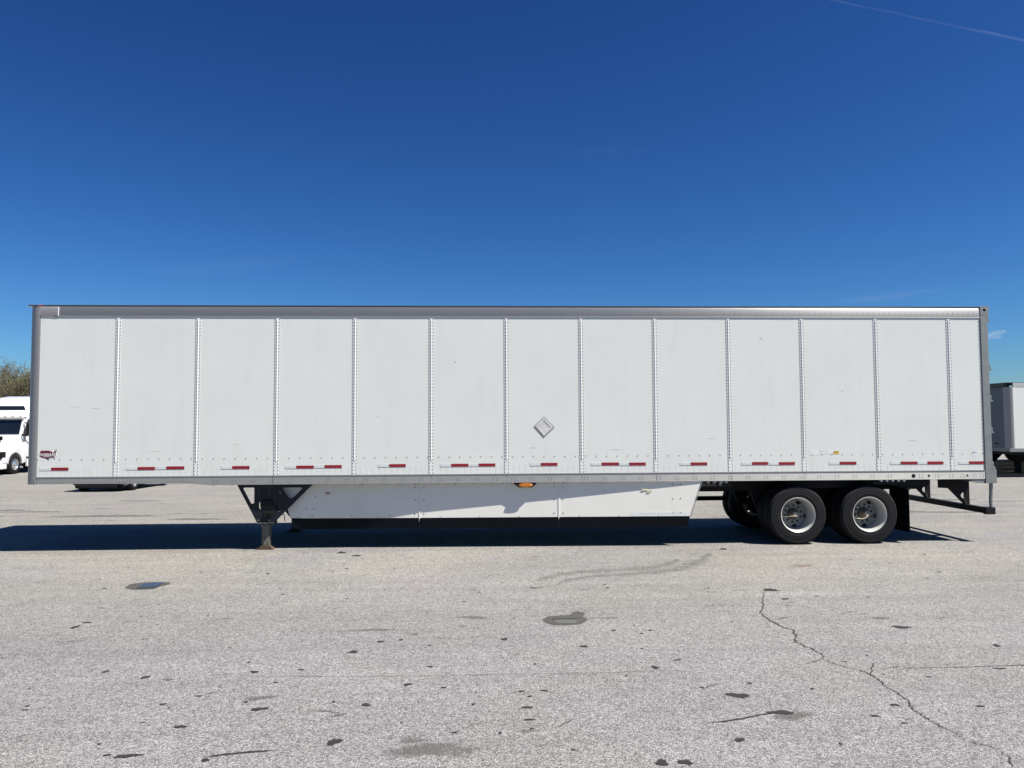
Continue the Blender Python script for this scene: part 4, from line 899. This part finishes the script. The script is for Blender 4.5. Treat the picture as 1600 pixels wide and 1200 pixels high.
o = poly_mark('damp_rim', [(2.76, -2.71), (2.73, -2.49), (2.84, -2.40), (2.99, -2.37), (3.21, -2.40), (3.26, -2.53), (3.19, -2.67), (3.17, -2.81), (3.02, -2.85), (2.88, -2.82)], M['wet'], 0.0035); o.parent = pd
o = poly_mark('water', [(2.93, -2.78), (2.90, -2.5), (2.98, -2.44), (3.14, -2.43), (3.16, -2.6), (3.14, -2.77)], M['water'], 0.0075); o.parent = pd
pt = empty('drain_patch', (0, 0, 0), 'damp grey patch with a straight dark slot in the asphalt, centre foreground', 'drain')
o = poly_mark('damp_rim', [(7.95, -4.64), (8.02, -4.50), (8.16, -4.46), (8.28, -4.45), (8.31, -4.34), (8.39, -4.30), (8.44, -4.37), (8.41, -4.51), (8.44, -4.65), (8.35, -4.82), (8.22, -4.87), (8.05, -4.86), (7.97, -4.76)], M['wet'], 0.0035); o.parent = pt
o = poly_mark('slot', [(8.06, -4.595), (8.33, -4.605), (8.335, -4.655), (8.30, -4.645), (8.10, -4.645), (8.05, -4.655)], M['crack'], 0.0075); o.parent = pt
o = poly_mark('water', [(8.07, -4.64), (8.33, -4.655), (8.30, -4.80), (8.10, -4.80)], M['silt'], 0.0055); o.parent = pt
tag(ribbon('damp_trickle', [(8.44, -4.62), (8.55, -4.60), (8.68, -4.61), (8.78, -4.58)], 0.03, M['faint'], z=0.0055, jit=0.01, seed=31), 'thin damp trickle running right from the slotted patch', 'stain')

# ------------------------------------------------------------------ contrail and small clouds, as far real bodies of thin vapour
def vapour(name, dens):
    m = bpy.data.materials.new(name); m.use_nodes = True; nt = m.node_tree
    for n in list(nt.nodes):
        if n.type == 'BSDF_PRINCIPLED': nt.nodes.remove(n)
    vs = nt.nodes.new('ShaderNodeVolumeScatter'); vs.inputs['Density'].default_value = dens; vs.inputs['Anisotropy'].default_value = 0.2
    nt.links.new(vs.outputs[0], nt.nodes['Material Output'].inputs['Volume']); return m
C0 = m.translation
C0 = cam.matrix_world.translation
d1 = Vector((0.3866523, 0.80025511, 0.45835767)); d2 = Vector((0.55424924, 0.73807756, 0.38477174))
A = C0 + d1*(8000/d1.z); B = C0 + d2*(8000/d2.z); dd = B-A
rr = random.Random(4)
pts = [A + dd*(t/10) + Vector((rr.uniform(-8, 8), 0, rr.uniform(-8, 8))) for t in range(-8, 22)]
o = MB().tube(pts, [19+rr.uniform(-4, 4)+max(0, i-10)*1.2 for i in range(len(pts))], 14).build('contrail', vapour('ice_trail', 0.0006), smooth=80)
tag(o, 'thin white contrail crossing the upper right corner of the sky', 'contrail')
def cloud(name, d, z, parts, dens, label):
    d = Vector(d).normalized(); c = C0 + d*(z/d.z); D = (z/d.z); rt = R; up = Vector((0, 0, 1)); mb = MB()
    for (u_, v_, a, b_) in parts:      # offsets in milli-radians
        p = c + rt*u_*D/1000 + up*v_*D/1000; a *= D/1000; b_ *= D/1000; n = 12; k = 8; vv = []; ff = []
        for j in range(k+1):
            for i in range(n):
                t = PI*j/k; s_ = 2*PI*i/n
                vv.append((p.x+a*math.sin(t)*math.cos(s_), p.y+a*math.sin(t)*math.sin(s_), p.z+b_*math.cos(t)))
        for j in range(k):
            for i in range(n): ff.append((j*n+i, j*n+(i+1) % n, (j+1)*n+(i+1) % n, (j+1)*n+i))
        mb.add(vv, ff)
    o = mb.build(name, vapour(name+'_vapour', dens), smooth=80); tag(o, label, 'cloud'); return o
cloud('cloud', (0.5669, 0.8184, 0.0945), 2300, [(-6, -2, 8, 3.0), (0, 0, 7, 3.2), (5, 1.5, 6.5, 3.0), (9, 3.0, 5, 2.2), (-9, -4, 6, 2.4), (2, -3, 7, 1.8), (12, 2.5, 3, 1.2)], 0.0009, 'small pale cloud wisp just right of the trailer top corner')
cloud('cloud', (0.4836, 0.8634, 0.1437), 5000, [(-40, -4, 28, 1.8), (-15, 0, 35, 1.8), (20, 3.5, 28, 1.5), (38, 6.5, 18, 1.2)], 0.00003, 'faint flat cloud streak low above the right end of the roof')

cloud('cloud', (-0.300, 0.935, 0.190), 6000, [(-60, -8, 40, 2.2), (-20, -2, 48, 2.4), (30, 4, 45, 2.0), (70, 9, 25, 1.5)], 0.000022, 'very faint long cirrus streak low in the sky above the left half of the roof')
cloud('cloud', (0.165, 0.928, 0.333), 8000, [(-25, 0, 22, 1.6), (5, 1, 30, 2.0), (30, 0, 20, 1.4)], 0.00003, 'barely visible flat cloud smear in the open sky above the middle of the trailer')
